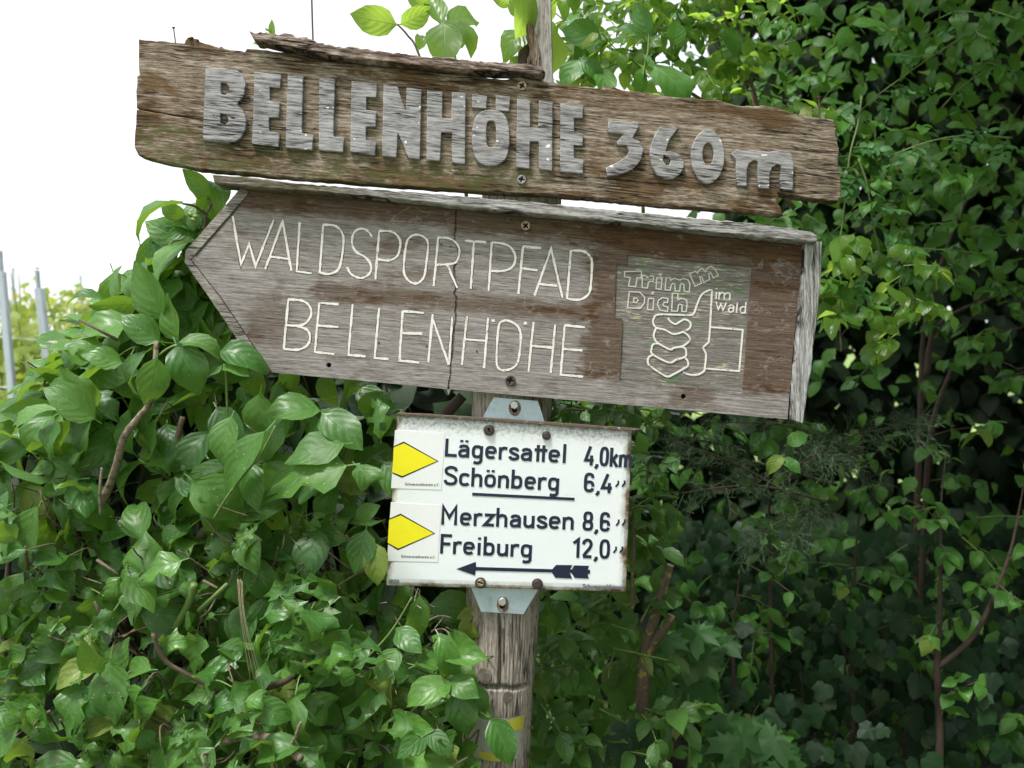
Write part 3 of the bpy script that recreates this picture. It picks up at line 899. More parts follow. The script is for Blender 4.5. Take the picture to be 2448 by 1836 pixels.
# the front layer is split along the crack; the back layer is whole
left = [(577, 447), (900, 470), (1089, 487)] + [(x - 1.5 - (1.5 if i > 8 else 0), y) for i, (x, y) in enumerate(crack)] + [(1073, 931), (900, 914), (617, 888), (530, 755), (441, 627), (443, 601)]
right_ = [(1918, 560), (1916, 640), (1898, 820), (1883, 1003), (1500, 969), (1220, 944), (1077, 931)] + [(x + 1.0 + (1.2 if i > 8 else 0), y) for i, (x, y) in enumerate(reversed(crack))] + [(1092, 487), (1300, 505)]
hole = lambda x, y, r_: circ(x, y, r_, n=14)
prism('front_panel', left, [hole(786, 873, 6)], YL, YL + 0.004, M['panel'], lb, 0.0006)
prism('front_panel', right_, [pocket, hole(1634, 948, 6)], YL, YL + 0.004, M['panel'], lb, 0.0006)
prism('back_panel', [(x * 0.998 + 2.4, y) for x, y in full], [hole(786, 873, 6), hole(1634, 948, 6)], YL + 0.0042, YL + 0.020, M['panel'], lb, 0.0008, depth=YL)
prism('emblem_ground', [(1450, 590), (1805, 625), (1790, 945), (1460, 925)], [], YL + 0.0032, YL + 0.0052, M['emblem'], lb, 0, depth=YL)
for (x, y) in ((786, 873), (1634, 948)):
    mb = MB(); w = P(x, y, YL)
    prism('nail_hole', circ(x, y, 7, n=14), [], YL + 0.012, YL + 0.019, M['dark_hole'], lb, 0, depth=YL)

# battens and edge strips
tb = [(507, 417), (560, 421), (640, 428), (709, 438), (900, 452), (1220, 478), (1500, 505), (1700, 524), (1850, 540), (1938, 553), (1953, 562), (1956, 574), (1950, 580), (1905, 576), (1700, 555), (1500, 533), (1220, 505), (900, 470), (720, 456), (600, 446), (512, 437)]
prism('top_batten', jag(tb, 12, 1.6, seed=12), [], 1.474, 1.527, M['batten'], lb, 0.002, depth=1.474 / 1.0)
eb = [(1918, 583), (1958, 581), (1954, 690), (1941, 800), (1930, 900), (1914, 1013), (1886, 1002), (1899, 820), (1914, 650)]
prism('end_batten', jag(eb, 14, 1.3, seed=13), [], YL - 0.016, YL + 0.0025, M['end_batten'], lb, 0.002, depth=YL)
prism('edge_strip', jag([(444, 601), (577, 449), (596, 460), (575, 486), (466, 610), (455, 622)], 14, 0.8, seed=14), [], YL - 0.0022, YL + 0.001, M['edge'], lb, 0.0006, depth=YL)
prism('edge_strip', jag([(443, 627), (456, 622), (527, 712), (602, 823), (648, 890), (618, 887), (530, 755)], 14, 0.8, seed=15), [], YL - 0.0022, YL + 0.001, M['edge'], lb, 0.0006, depth=YL)
M['groove'] = plain('dark_groove', (.075, .058, .045), 0.9, var=0.4)
for pts in ([(577, 487), (468, 612)], [(459, 625), (530, 714), (605, 825), (650, 890)]):
    mb = MB(); stroke(mb, pts, 1.6, 0.0007, YL)
    mb.build('groove', M['groove'], lb)

S = lambda pts: [(p.x, p.y) for p in smooth_pts([(x, y) for x, y in pts], 5)]
SC = lambda pts: [(p.x, p.y) for p in smooth_pts([(x, y) for x, y in pts], 5, True)]
row = [
    (z3, [[(378, 268), (432, 590), (487, 450), (528, 600), (648, 292)]]),
    (z3, [[(592, 618), (708, 300), (765, 628)], [(622, 535), (742, 550)]]),
    (z3, [[(820, 308), (800, 632), (900, 645)]]),
    (z3, [[(975, 325), (952, 642)], S([(975, 325), (1050, 330), (1095, 370), (1110, 430), (1095, 560), (1070, 625), (1010, 650), (952, 640)])]),
    (z3, [S([(1298, 405), (1270, 365), (1225, 350), (1180, 375), (1165, 440), (1190, 500), (1255, 540), (1290, 590), (1285, 640), (1250, 670), (1210, 675), (1160, 650), (1132, 605)])]),
    (z3, [[(1345, 365), (1320, 685)], S([(1345, 365), (1430, 370), (1475, 410), (1485, 460), (1465, 530), (1410, 560), (1335, 552)])]),
    (z3, ['c', SC([(1595, 390), (1640, 405), (1668, 450), (1655, 590), (1640, 670), (1600, 710), (1555, 705), (1515, 660), (1508, 590), (1525, 450), (1550, 405)])]),
    (z3, [[(1735, 408), (1705, 730)], S([(1735, 408), (1800, 412), (1850, 440), (1876, 490), (1865, 550), (1835, 580), (1725, 590)]), [(1795, 590), (1862, 742)]]),
    (z3, [[(1912, 430), (2052, 440)], [(1972, 436), (1950, 748)]]),
    (z3, [[(2090, 440), (2068, 762)], S([(2090, 440), (2157, 448), (2210, 470), (2242, 520), (2242, 570), (2217, 610), (2157, 630), (2080, 628)])]),
    (z4, [[(140, 468), (108, 782)], [(140, 468), (258, 478)], [(125, 612), (235, 625)]]),
    (z4, [[(215, 792), (325, 482), (400, 808)], [(245, 715), (365, 728)]]),
    (z4, [[(455, 495), (430, 814)], S([(455, 495), (540, 500), (585, 540), (595, 590), (585, 740), (565, 790), (510, 820), (430, 812)])]),
    (z3, [[(745, 818), (715, 1145)], S([(745, 818), (830, 825), (880, 855), (897, 910), (870, 965), (820, 990), (730, 988)]), S([(800, 992), (870, 1020), (888, 1070), (870, 1120), (810, 1150), (715, 1145)])]),
    (z3, [[(950, 840), (920, 1165), (1048, 1180)], [(950, 840), (1080, 850)], [(937, 990), (1075, 1000)]]),
    (z3, [[(1170, 850), (1142, 1185), (1255, 1195)]]),
    (z3, [[(1345, 875), (1315, 1205), (1408, 1213)]]),
    (z3, [[(1500, 895), (1480, 1222), (1610, 1235)], [(1500, 895), (1640, 907)], [(1490, 1040), (1630, 1045)]]),
    (z3, [[(1698, 915), (1670, 1235)], [(1700, 950), (1805, 1250)], [(1828, 935), (1806, 1250)]]),
    (z3, [[(1925, 930), (1892, 1252)], [(2065, 940), (2038, 1272)], [(1910, 1080), (2055, 1092)]]),
    (z4, ['c', SC([(10, 960), (60, 965), (108, 1000), (125, 1070), (110, 1210), (85, 1260), (30, 1285), (-20, 1275), (-36, 1210), (-22, 1000)]), 'd', (-58, 958), (155, 975)]),
    (z4, [[(208, 968), (175, 1298)], [(352, 985), (322, 1305)], [(195, 1125), (340, 1137)]]),
    (z4, [[(415, 988), (388, 1315), (537, 1328)], [(415, 988), (548, 1003)], [(405, 1145), (532, 1155)]]),
]
for zz, strokes in row:
    mb = MB(); closed = False; dots = False; gr = MB()
    for i, st in enumerate(strokes):
        if st == 'c': closed = True; continue
        if st == 'd': dots = True; continue
        if dots:
            q = zz([st])[0]
            stroke(mb, [(q[0], q[1] - 3.2), (q[0], q[1] + 3.2)], 4.0, 0.0007, YL)
            continue
        stroke(mb, zz(st), 2.9, 0.0006 + 0.00007 * i, YL, closed, 0.22)
        stroke(gr, zz(st), 3.9, 0.0002 + 0.00007 * i, YL, closed, 0.25)
    lt = mb.build('letter', M['white_paint'], lb)
    gr.build('shadow_edge', M['groove'], lt)  # thin dark outline painting the shadow along each carved stroke

# the carved emblem: a fist with its thumb up, and its words
YE = YL + 0.0032
em = {'hand': [S([(1115, 480), (1080, 480), (1000, 530), (950, 640), (915, 735), (870, 752), (700, 748), (520, 748), (475, 790), (468, 840), (500, 890), (600, 915), (670, 955), (720, 960), (800, 935), (865, 900), (880, 850), (855, 815), (810, 800), (770, 820), (715, 850), (660, 825), (630, 785)]),
               [(1115, 480), (1095, 880), (1080, 1050), (1015, 1110), (1050, 1180), (1045, 1270), (1030, 1370)], S([(1030, 1370), (970, 1405), (880, 1410), (800, 1385)])],
      'finger': None, 'cuff': [[(1100, 885), (1455, 915), (1415, 1370), (1040, 1340)]]}
fing = [[(500, 895), (475, 960), (480, 1010), (520, 1060), (650, 1130), (700, 1112), (790, 1095), (855, 1050), (870, 1010), (840, 965), (790, 935)],
        [(520, 1065), (470, 1075), (450, 1120), (462, 1185), (640, 1275), (720, 1245), (820, 1210), (830, 1160), (815, 1115), (780, 1105)],
        [(460, 1195), (420, 1215), (408, 1265), (430, 1310), (560, 1400), (630, 1430), (700, 1400), (800, 1345), (850, 1310), (845, 1255), (820, 1225)]]
for k in ('hand', 'cuff'):
    mb = MB()
    for i, st in enumerate(em[k]):
        stroke(mb, z7(st), 2.2, 0.0009 + 0.00012 * i, YE)
    mb.build(k, M['white_paint'], lb)
for i, st in enumerate(fing):
    mb = MB(); stroke(mb, z7(S(st)), 2.2, 0.00125 + 0.00012 * i, YE)
    mb.build('finger', M['white_paint'], lb)
words = [
    [[(152, 275), (340, 268), (335, 345), (290, 342), (275, 440), (195, 432), (215, 340), (155, 332)]],
    [[(350, 316), (397, 325), (400, 342), (440, 320), (475, 330), (465, 385), (430, 380), (415, 395), (405, 455), (345, 450)]],
    [[(510, 340), (565, 345), (555, 470), (498, 460)], [(535, 300), (560, 302), (556, 312), (534, 310)]],
    [[(610, 340), (660, 345), (662, 370), (700, 347), (760, 367), (800, 350), (850, 365), (872, 410), (865, 500), (810, 492), (805, 415), (780, 405), (765, 430), (760, 490), (710, 487), (705, 410), (680, 405), (665, 430), (655, 480), (600, 475)]],
    [[(868, 300), (930, 270), (955, 290), (975, 255), (1010, 240), (1045, 275), (1065, 235), (1105, 215), (1140, 235), (1185, 310), (1130, 345), (1105, 290), (1078, 298), (1090, 360), (1025, 395), (1005, 335), (978, 330), (1000, 400), (930, 435)]],
    [[(205, 495), (320, 500), (375, 560), (370, 620), (325, 680), (185, 672)], [(255, 565), (290, 568), (302, 592), (282, 615), (252, 612)]],
    [[(415, 570), (475, 572), (465, 695), (405, 692)], [(455, 505), (472, 505), (470, 520), (456, 520)]],
    [[(630, 570), (570, 560), (525, 590), (515, 640), (545, 700), (625, 712), (630, 665), (590, 655), (575, 635), (590, 610), (625, 615)]],
    [[(680, 512), (740, 515), (740, 582), (790, 570), (835, 590), (842, 640), (830, 715), (785, 712), (785, 640), (760, 632), (745, 645), (735, 710), (672, 708)]],
]
for w_ in words:
    mb = MB()
    for i, st in enumerate(w_):
        stroke(mb, z7(st), 1.5, 0.0009 + 0.00012 * i, YE, True)
    mb.build('letter', M['emblem_paint'], lb)
small = [[[(1165, 498), (1160, 578)], [(1166, 458), (1165, 468)]], [[(1197, 498), (1190, 582)], S([(1195, 535), (1222, 505), (1250, 520), (1248, 582)]), S([(1252, 535), (1282, 508), (1312, 522), (1308, 590)])],
         [[(1160, 605), (1185, 692), (1213, 630), (1236, 700), (1275, 615)]], [S([(1300, 655), (1330, 640), (1354, 662), (1348, 722)]), S([(1352, 680), (1320, 672), (1298, 695), (1315, 722), (1350, 705)])],
         [[(1395, 612), (1385, 728)]], [[(1490, 608), (1480, 738)], S([(1485, 668), (1450, 660), (1425, 695), (1445, 732), (1482, 715)])]]
for w_ in small:
    mb = MB()
    for i, st in enumerate(w_):
        stroke(mb, z7(st), 1.7, 0.0009 + 0.00012 * i, YE)
    mb.build('letter', M['white_paint'], lb)
screw(1257, 540, YL, 11.5, M['brass'], lb, rot=0.75)
screw(1220, 910, YL, 12.5, M['dark_screw'], lb, rot=0.2)
mb = MB()
for (px, py) in ((954, 578), (1055, 584), (1077, 590), (906, 820), (1020, 828), (1140, 840)):       # rusty pin heads
    mb2 = MB(); w = P(px, py, YL); w.y -= 0.0006
    mb2.tube([w, w + Vector((0, 0.002, 0))], 2.8 * K * YL, 8)
    mb2.build('pin_head', M['dark_screw'], lb)

# ------------------------------------------------------------------ white enamel sign
def z5(pts): return [(900 + x / 3.0167, 930 + y / 3.0167) for x, y in pts]


YW = 1.508
wsn = thing('enamel_distance_sign', 'white enamel sign with black place names, distances and a left-pointing arrow', 'sign', P(1215, 1420, YW))
C4 = z5([(150, 180), (1842, 300), (1800, 1466), (68, 1420)])         # TL TR BR BL
nx, ny = 60, 44
vs = []; uvs = []
for j in range(ny + 1):
    for i in range(nx + 1):
        u, v = i / nx, 1 - j / ny
        top_ = Vector(C4[0]).lerp(Vector(C4[1]), u); bt = Vector(C4[3]).lerp(Vector(C4[2]), u)
        q = bt.lerp(top_, v)
        edge_d = min(u, 1 - u, v * .7, (1 - v) * .7)
        w = P(q.x, q.y, YW)
        w.y += 0.004 * max(0, 1 - edge_d / 0.03) ** 2
        vs.append(w - LOC[wsn]); uvs.append((u, v))
fs = [(j * (nx + 1) + i, (j + 1) * (nx + 1) + i, (j + 1) * (nx + 1) + i + 1, j * (nx + 1) + i + 1) for j in range(ny) for i in range(nx)]
nfront = len(vs)
vs += [v_ + Vector((0, 0.0025, 0)) for v_ in vs]; uvs += uvs
fs += [tuple(k + nfront for k in f[::-1]) for f in fs]
rim = [i for i in range(nx + 1)] + [j * (nx + 1) + nx for j in range(1, ny + 1)] + [ny * (nx + 1) + i for i in range(nx - 1, -1, -1)] + [j * (nx + 1) for j in range(ny - 1, 0, -1)]
fs += [(rim[k], rim[(k + 1) % len(rim)], rim[(k + 1) % len(rim)] + nfront, rim[k] + nfront) for k in range(len(rim))]
me = bpy.data.meshes.new('plate')
me.from_pydata([tuple(v_) for v_ in vs], [], fs)
ul = me.uv_layers.new(name='UVMap')
for lp in me.loops:
    ul.data[lp.index].uv = uvs[lp.vertex_index]
me.update()
link('plate', me, wsn, M['enamel'])
prism('top_lip', jag(z5([(145, 172), (170, 168), (900, 212), (1850, 282), (1905, 285), (1900, 295), (1840, 301), (900, 232), (152, 184)]), 14, 0.7, seed=6), [], YW - 0.006, YW + 0.006, M['rusty_lip'], wsn, 0.0006, depth=YW)

# lettering: strokes of an even width on a 1-high grid
def arc(cx, cy, rx, ry, a0, a1, n=12, e=0.72):
    o = []
    for k in range(n + 1):
        a = R(a0 + (a1 - a0) * k / n)
        c, s_ = math.cos(a), math.sin(a)
        o.append((cx + rx * math.copysign(abs(c) ** e, c), cy + ry * math.copysign(abs(s_) ** e, s_)))
    return o


xh, lx, rx_ = 0.60, 0.08, 0.42
mx = 0.25
bowl = lambda a0, a1: arc(mx, 0.335, 0.17, 0.265, a0, a1, 16)
GL = {
    'L': (0.52, [[(.09, .93), (.09, .075), (.50, .075)]]),
    'S': (0.60, [S([(.50, .74), (.46, .87), (.29, .93), (.13, .86), (.09, .72), (.15, .60), (.30, .52), (.45, .42), (.50, .28), (.45, .13), (.28, .07), (.12, .13), (.07, .27)])]),
    'M': (0.72, [[(.08, 0), (.08, .93), (.33, .38), (.58, .93), (.58, 0)]]),
    'F': (0.50, [[(.09, 0), (.09, .93), (.47, .93)], [(.09, .50), (.42, .50)]]),
    'V': (0.55, [[(.04, .98), (.26, .07), (.48, .98)]]),
    'a': (0.53, [[(.10, .48), (.14, .57), (.25, .60), (.36, .57), (.41, .47), (.41, 0)], S([(.41, .36), (.25, .37), (.12, .31), (.09, .20), (.13, .09), (.24, .07), (.35, .11), (.41, .20)])]),
    'b': (0.53, [[(.09, .98), (.09, 0)], arc(.25, .335, .16, .265, 170, -170, 18)]),
    'c': (0.48, [arc(.25, .335, .17, .265, 35, 325, 16)]),
    'd': (0.53, [[(.41, .98), (.41, 0)], arc(.25, .335, .16, .265, 10, 350, 18)]),
    'e': (0.53, [[(.09, .34), (.42, .34)], arc(.255, .335, .17, .265, 0, 318, 18)]),
    'g': (0.53, [[(.41, .64), (.41, -.12), (.36, -.22), (.24, -.25), (.12, -.21)], arc(.25, .335, .16, .265, 10, 350, 18)]),
    'h': (0.53, [[(.09, .98), (.09, 0)], [(.09, .44), (.14, .55), (.26, .60), (.37, .56), (.41, .45), (.41, 0)]]),
    'i': (0.26, [[(.12, .64), (.12, 0)], [(.12, .80), (.12, .92)]]),
    'k': (0.50, [[(.09, .98), (.09, 0)], [(.10, .25), (.40, .64)], [(.19, .36), (.42, 0)]]),
    'l': (0.26, [[(.12, .98), (.12, 0)]]),
    'm': (0.76, [[(.08, .64), (.08, 0)], [(.08, .46), (.14, .57), (.24, .60), (.33, .55), (.36, .45), (.36, 0)], [(.36, .46), (.42, .57), (.52, .60), (.61, .55), (.64, .45), (.64, 0)]]),
    'n': (0.53, [[(.09, .64), (.09, 0)], [(.09, .44), (.14, .55), (.26, .60), (.37, .56), (.41, .45), (.41, 0)]]),
    'o': (0.53, ['c', arc(.25, .335, .17, .265, 0, 342, 18)]),
    'r': (0.40, [[(.09, .64), (.09, 0)], [(.09, .42), (.14, .54), (.23, .60), (.36, .58)]]),
    's': (0.47, [S([(.38, .48), (.33, .57), (.23, .60), (.12, .56), (.09, .46), (.15, .38), (.28, .31), (.38, .24), (.38, .13), (.31, .07), (.20, .06), (.10, .11), (.07, .20)])]),
    't': (0.36, [[(.16, .88), (.16, .12), (.20, .07), (.32, .07)], [(.02, .60), (.33, .60)]]),
    '#': (0.56, [[(.17, .86), (.17, 0)], [(.39, .86), (.39, 0)], [(.03, .60), (.53, .60)]]),
    'u': (0.53, [[(.41, .64), (.41, 0)], [(.09, .64), (.09, .20), (.13, .10), (.24, .06), (.35, .11), (.41, .22)]]),
    'v': (0.48, [[(.04, .64), (.23, .05), (.42, .64)]]),
    'w': (0.70, [[(.04, .64), (.18, .05), (.33, .60), (.48, .05), (.62, .64)]]),
    'z': (0.48, [[(.06, .585), (.40, .585), (.07, .075), (.43, .075)]]),
    '0': (0.55, ['c', arc(.26, .50, .17, .43, 0, 345, 22)]),
    '1': (0.42, [[(.06, .74), (.27, .93), (.27, 0)]]),
    '2': (0.55, [S([(.09, .70), (.12, .84), (.25, .93), (.39, .86), (.43, .70), (.36, .50), (.22, .30), (.10, .10)]), [(.08, .075), (.46, .075)]]),
    '4': (0.56, [[(.30, .98), (.07, .26), (.50, .26)], [(.38, .52), (.38, 0)]]),
    '6': (0.55, [arc(.26, .30, .17, .23, 0, 345, 18), S([(.42, .74), (.38, .88), (.26, .93), (.14, .88), (.09, .70), (.09, .30)])]),
    '8': (0.55, ['c', arc(.26, .27, .18, .20, 0, 340, 16), arc(.26, .70, .155, .22, 0, 340, 16)]),
    ',': (0.24, [[(.13, .09), (.13, -.02), (.05, -.14)]]),
    '.': (0.24, [[(.12, .02), (.12, .12)]]),
    '"': (0.50, [[(.12, .66), (.13, .52), (.03, .34)], [(.38, .68), (.39, .54), (.29, .36)]]),
    ' ': (0.30, []),
}
for ch, base in (('ä', 'a'), ('ö', 'o')):
    GL[ch] = (GL[base][0], GL[base][1] + ['o', [(.15, .79), (.15, .90)], [(.35, .79), (.35, .90)]])


def write(text, p0, p1, cap, hw, y, material, parent, name='letter', d=0.0005):
    """lay text between two baseline points (px); each character is a mesh of its own"""
    adv = sum(GL[c][0] for c in text)
    p0 = Vector(p0); p1 = Vector(p1)
    dirx = (p1 - p0)
    sx = dirx.length / adv
    ex = dirx.normalized(); ey = Vector((ex.y, -ex.x))
    x = 0
    for c in text:
        w, strokes = GL[c]
        if strokes:
            mb = MB(); closed = False
            i = 0
            for st in strokes:
                if st == 'c': closed = True; continue
                if st == 'o': closed = False; continue
                pts = [tuple(p0 + ex * ((x + a) * sx) + ey * (b_ * cap)) for a, b_ in st]
                stroke(mb, pts, hw, d + 0.00008 * i, y, closed)
                i += 1
            mb.build(name, material, parent)
        x += w


def b5(x, y): return z5([(x, y)])[0]


YT = YW - 0.0003
cap = 140 / 3.0167
HW = 3.9
for txt, a, b_ in (('Lägersa#el', (486, 486), (1378, 535)), ('4,0km', (1496, 548), (1848, 569)), ('Schönberg', (480, 692), (1325, 735)), ('6,4', (1490, 742), (1705, 752)), ('"', (1718, 752), (1806, 756)),
                    ('Merzhausen', (462, 977), (1432, 1016)), ('8,6', (1482, 1020), (1690, 1030)), ('"', (1722, 1032), (1806, 1036)), ('Freiburg', (452, 1185), (1130, 1216)), ('12,0', (1408, 1215), (1690, 1226)), ('"', (1702, 1228), (1790, 1232))):
    write(txt, b5(*a), b5(*b_), cap, HW if txt != '"' else 2.3, YT, M['ink'], wsn, 'letter')
prism('underline', z5([(690, 747), (1428, 784), (1428, 804), (690, 768)]), [], YT - 0.0007, YT + 0.001, M['ink'], wsn, 0.0002, depth=YT)
prism('arrow', z5([(578, 1297), (716, 1246), (718, 1283), (1268, 1299), (1296, 1268), (1412, 1270), (1396, 1300), (1408, 1302), (1425, 1271), (1532, 1275), (1522, 1304), (1540, 1305), (1539, 1332), (1522, 1332), (1531, 1367), (1430, 1362), (1406, 1326), (1394, 1324), (1410, 1366), (1290, 1361), (1264, 1322), (716, 1308), (709, 1344)]),
      [], YT - 0.0007, YT + 0.001, M['ink'], wsn, 0.0002, depth=YT)
write('1600', b5(84, 1402), b5(165, 1404), 10.0, 0.9, YT, M['grey_print'], wsn)
write('Schwarzwaldverein', b5(1486, 1437), b5(1786, 1445), 11.0, 1.0, YT, M['grey_print'], wsn)
for (quad, dia, cap0, cap1) in (([(133, 297), (492, 315), (468, 727), (105, 715)], [(197, 378), (448, 520), (184, 640), (114, 608), (124, 412)], (205, 694), (452, 701)),
                                ([(104, 817), (468, 838), (442, 1248), (76, 1240)], [(174, 898), (424, 1041), (155, 1162), (81, 1117), (91, 934)], (176, 1215), (424, 1222))):
    stk = prism('sticker', z5(quad), [], YT - 0.0004, YT + 0.003, M['sticker'], wsn, 0.0001, depth=YT)
    prism('diamond_outline', z5(dia), [], YT - 0.0007, YT, M['black_film'], stk, 0, depth=YT)
    cx = sum(p[0] for p in dia) / 5; cy = sum(p[1] for p in dia) / 5
    inner = []
    for (x, y) in dia:
        lft = x < 130
        f = Vector((x - cx, y - cy))
        q = f * (1 - 13 / f.length)
        inner.append((x + 1 if lft else cx + q.x, (cy + q.y) if not lft else (y + (9 if y < cy else -9))))
    prism('diamond', z5(inner), [], YT - 0.0010, YT, M['yellow'], stk, 0, depth=YT)
    write('Schwarzwaldverein e.V.', b5(*cap0), b5(*cap1), 6.6, 0.65, YT - 0.0004, M['grey_print'], stk, 'caption_letter', 0.0003)
for (x, y, r_, mt, rt) in ((812, 297, 40, 'dark_screw', 1.2), (1225, 335, 32, 'dark_screw', -0.5), (750, 1397, 40, 'brass', 0.4), (1160, 1405, 40, 'dark_screw', -0.9)):
    q = b5(x, y)
    wa = prism('washer', circ(q[0], q[1], r_ / 3.0167, n=24), [], YW - 0.0035, YW + 0.002, M['dark_screw'], wsn, 0.0008, depth=YW)
    h = screw(q[0], q[1], YW - 0.0035, r_ / 3.0167 * 0.66, M[mt], wsn, 'slot', rt)

# galvanised brackets
YB = 1.5205
for quad, bolt in (([(845, 58), (1165, 84), (1222, 262), (752, 232)], (995, 115)), ([(680, 1425), (1172, 1440), (1060, 1626), (755, 1608)], (908, 1530))):
    bq = b5(*bolt)
    slot = [(bq[0] - 6, bq[1] + 2), (bq[0] + 6, bq[1] + 2), (bq[0] + 6, bq[1] + 16), (bq[0], bq[1] + 19), (bq[0] - 6, bq[1] + 16)]
    br = prism('bracket', z5(quad), [slot], YB, YB + 0.004, M['steel'], wsn, 0.0006)
    prism('rust_stain', jag(circ(bq[0] + 1, bq[1] + 8, 15, 19, 26), 3, 2.4, seed=31), [[(x, y) for x, y in slot]], YB - 0.0004, YB + 0.001, M['rust'], br, 0, depth=YB)
    prism('slot_hole', circ(bq[0], bq[1] + 9, 13, 16, 14), [], YB + 0.0045, YB + 0.0060, M['dark_hole'], br, 0, depth=YB)
    prism('bolt', circ(bq[0], bq[1], 10.5, n=6, a0=0.4), [], YB - 0.007, YB + 0.002, M['bolt'], br, 0.0012, depth=YB)
# ------------------------------------------------------------------ leaves
class Leaf:
    """leaf geometry: length 1 along +Y, face up +Z; verts, faces, uv per vertex"""
    def __init__(s, v, f, uv):
        s.v = np.array(v, dtype=np.float64); s.f = f; s.uv = np.array(uv, dtype=np.float64); s.me = {}

    def mesh(s, name, material):
        if material.name not in s.me:
            me = bpy.data.meshes.new(name)
            me.from_pydata([tuple(x) for x in s.v], [], s.f)
            ul = me.uv_layers.new(name='UVMap')
            li = np.zeros(len(me.loops), dtype=np.int32)
            me.loops.foreach_get('vertex_index', li)
            ul.data.foreach_set('uv', s.uv[li].astype(np.float32).ravel())
            me.polygons.foreach_set('use_smooth', [True] * len(me.polygons))
            me.materials.append(material)
            me.update()
            s.me[material.name] = me
        return s.me[material.name]


def blade(seed, W=0.58, bend=0.9, fold=0.25, wave=0.03, nv=6, nu=4, cut=None, bite=0, acum=1.0, petiole=True, roll=0.0):
    r = random.Random(seed)
    us = [(-1 + 2 * i / nu) for i in range(nu + 1)]
    vmax = cut or 1.0
    rows = []
    uv = []
    # centreline bent as an arc
    ang = 0.18 * bend
    y = z = 0.0
    prev = 0.0
    ph = r.uniform(0, 6.28)
    side = r.uniform(-0.12, 0.12)
    verts = []
    for j in range(nv + 1):
        t = vmax * j / nv
        dt = t - prev
        prev = t
        ang = 0.18 * bend - bend * t ** 1.25
        y += math.cos(ang) * dt; z += math.sin(ang) * dt
        w = W / 2 * (math.sin(math.pi * min(1, max(0.0, t)) ** 0.78) ** 0.78 if 0 < t < 1 else 0.0)
        if t > 0.75:
            w *= 1 - 0.35 * acum * (t - 0.75) / 0.25
        w = max(w, 0.012)
        for i, u in enumerate(us):
            uu = u
            x = w * uu
            yy, zz = y, z
            lift = fold * abs(x) + wave * math.sin(ph + t * 9 + (2.2 if u > 0 else 0)) * abs(uu) + roll * x * x * 4
            yy += -math.sin(ang) * lift
            zz += math.cos(ang) * lift
            if cut and j == nv:
                yy += r.uniform(-0.10, 0.06)
            x += side * math.sin(t * 2.2) * 0.5
            # ragged margin on damaged leaves
            if bite and abs(u) == 1 and r.random() < 0.5:
                x *= r.uniform(0.45, 0.95)
            if bite and 0 < j < nv:
                x += r.uniform(-.035, .035); yy += r.uniform(-.05, .05); zz += r.uniform(-.03, .03)
            verts.append((x, yy, zz)); uv.append((0.5 + uu / 2, t))
    faces = []
    for j in range(nv):
        for i in range(nu):
            if bite and r.random() < 0.10 * bite and (i in (0, nu - 1) or r.random() < 0.35) and j > 0:
                continue
            a = j * (nu + 1) + i
            faces.append((a, a + 1, a + nu + 2, a + nu + 1))
    if petiole:
        b = len(verts)
        for (x, yy, zz) in ((-.011, -.14, -.02), (.011, -.14, -.02), (-.011, .02, 0), (.011, .02, 0)):
            verts.append((x, yy, zz)); uv.append((0.5, 0.0))
        faces.append((b, b + 1, b + 3, b + 2))
    return Leaf(verts, faces, uv)


def lobed(seed, lobes, size=1.0, cup=0.15):
    """ivy or maple leaf: a star-shaped outline with two rings; lobes = [(angle, length)] and notches between"""
    r = random.Random(seed)
    out = []
    for i, (a, L) in enumerate(lobes):
        a += r.uniform(-3, 3); L *= r.uniform(0.92, 1.06)
        out.append((a, L))
    pts = []
    for i, (a, L) in enumerate(out):
        pts.append((a, L))
    V = [(0, 0.12, 0)]; UV = [(0.5, 0.0)]
    ring1 = []; ring2 = []
    for (a, L) in pts:
        x, y = math.sin(R(a)) * L, math.cos(R(a)) * L * 0.95 + 0.12
        for f, ring in ((0.5, ring1), (1.0, ring2)):
            X, Y = x * f, 0.12 + (y - 0.12) * f
            d = math.hypot(X, Y - 0.12)
            Z = -cup * d * d + 0.04 * math.sin(R(a) * 5 + seed) * f
            ring.append(len(V)); V.append((X, Y, Z)); UV.append((0.5 + 0.5 * math.sin(R(a) * 2.5) * f, f * L))
    m = len(pts)
    F = []
    for i in range(m - 1):
        F.append((0, ring1[i + 1], ring1[i]))
        F.append((ring1[i], ring1[i + 1], ring2[i + 1], ring2[i]))
    b = len(V)
    for (x, y, z) in ((-.012, -.25, -.03), (.012, -.25, -.03), (-.012, .14, 0), (.012, .14, 0)):
        V.append((x, y, z)); UV.append((0.5, 0.0))
    F.append((b, b + 1, b + 3, b + 2))
    return Leaf(V, F, UV)


DOG = [blade(1, .60, .9, .22, .03), blade(2, .56, 1.3, .30, .04), blade(3, .64, .6, .12, .05), blade(4, .52, 1.7, .35, .03), blade(5, .60, 1.0, -.12, .04),
       blade(6, .55, .3, .4, .03), blade(7, .66, 1.1, .05, .06), blade(8, .5, 2.1, .25, .05)]
DMG = [blade(11, .62, .7, .15, .07, bite=1.2), blade(12, .6, 1.1, .25, .08, cut=.62), blade(13, .58, .8, .3, .08, bite=2.2), blade(14, .62, .5, -.1, .10, cut=.5, bite=1.0), blade(15, .6, 1.4, .2, .10, bite=1.6, cut=.8)]
DMG += [blade(16, .7, .6, .5, .14, bite=2.6), blade(17, .5, 1.6, -.3, .12, cut=.45, bite=1.5), blade(18, .66, .3, .1, .16, bite=3.0, cut=.85), blade(19, .58, 2.2, .4, .12, bite=1.0)]
DOG += [blade(9, .62, .8, .18, .09, roll=.5), blade(10, .58, 1.5, .1, .10, roll=-.6)]
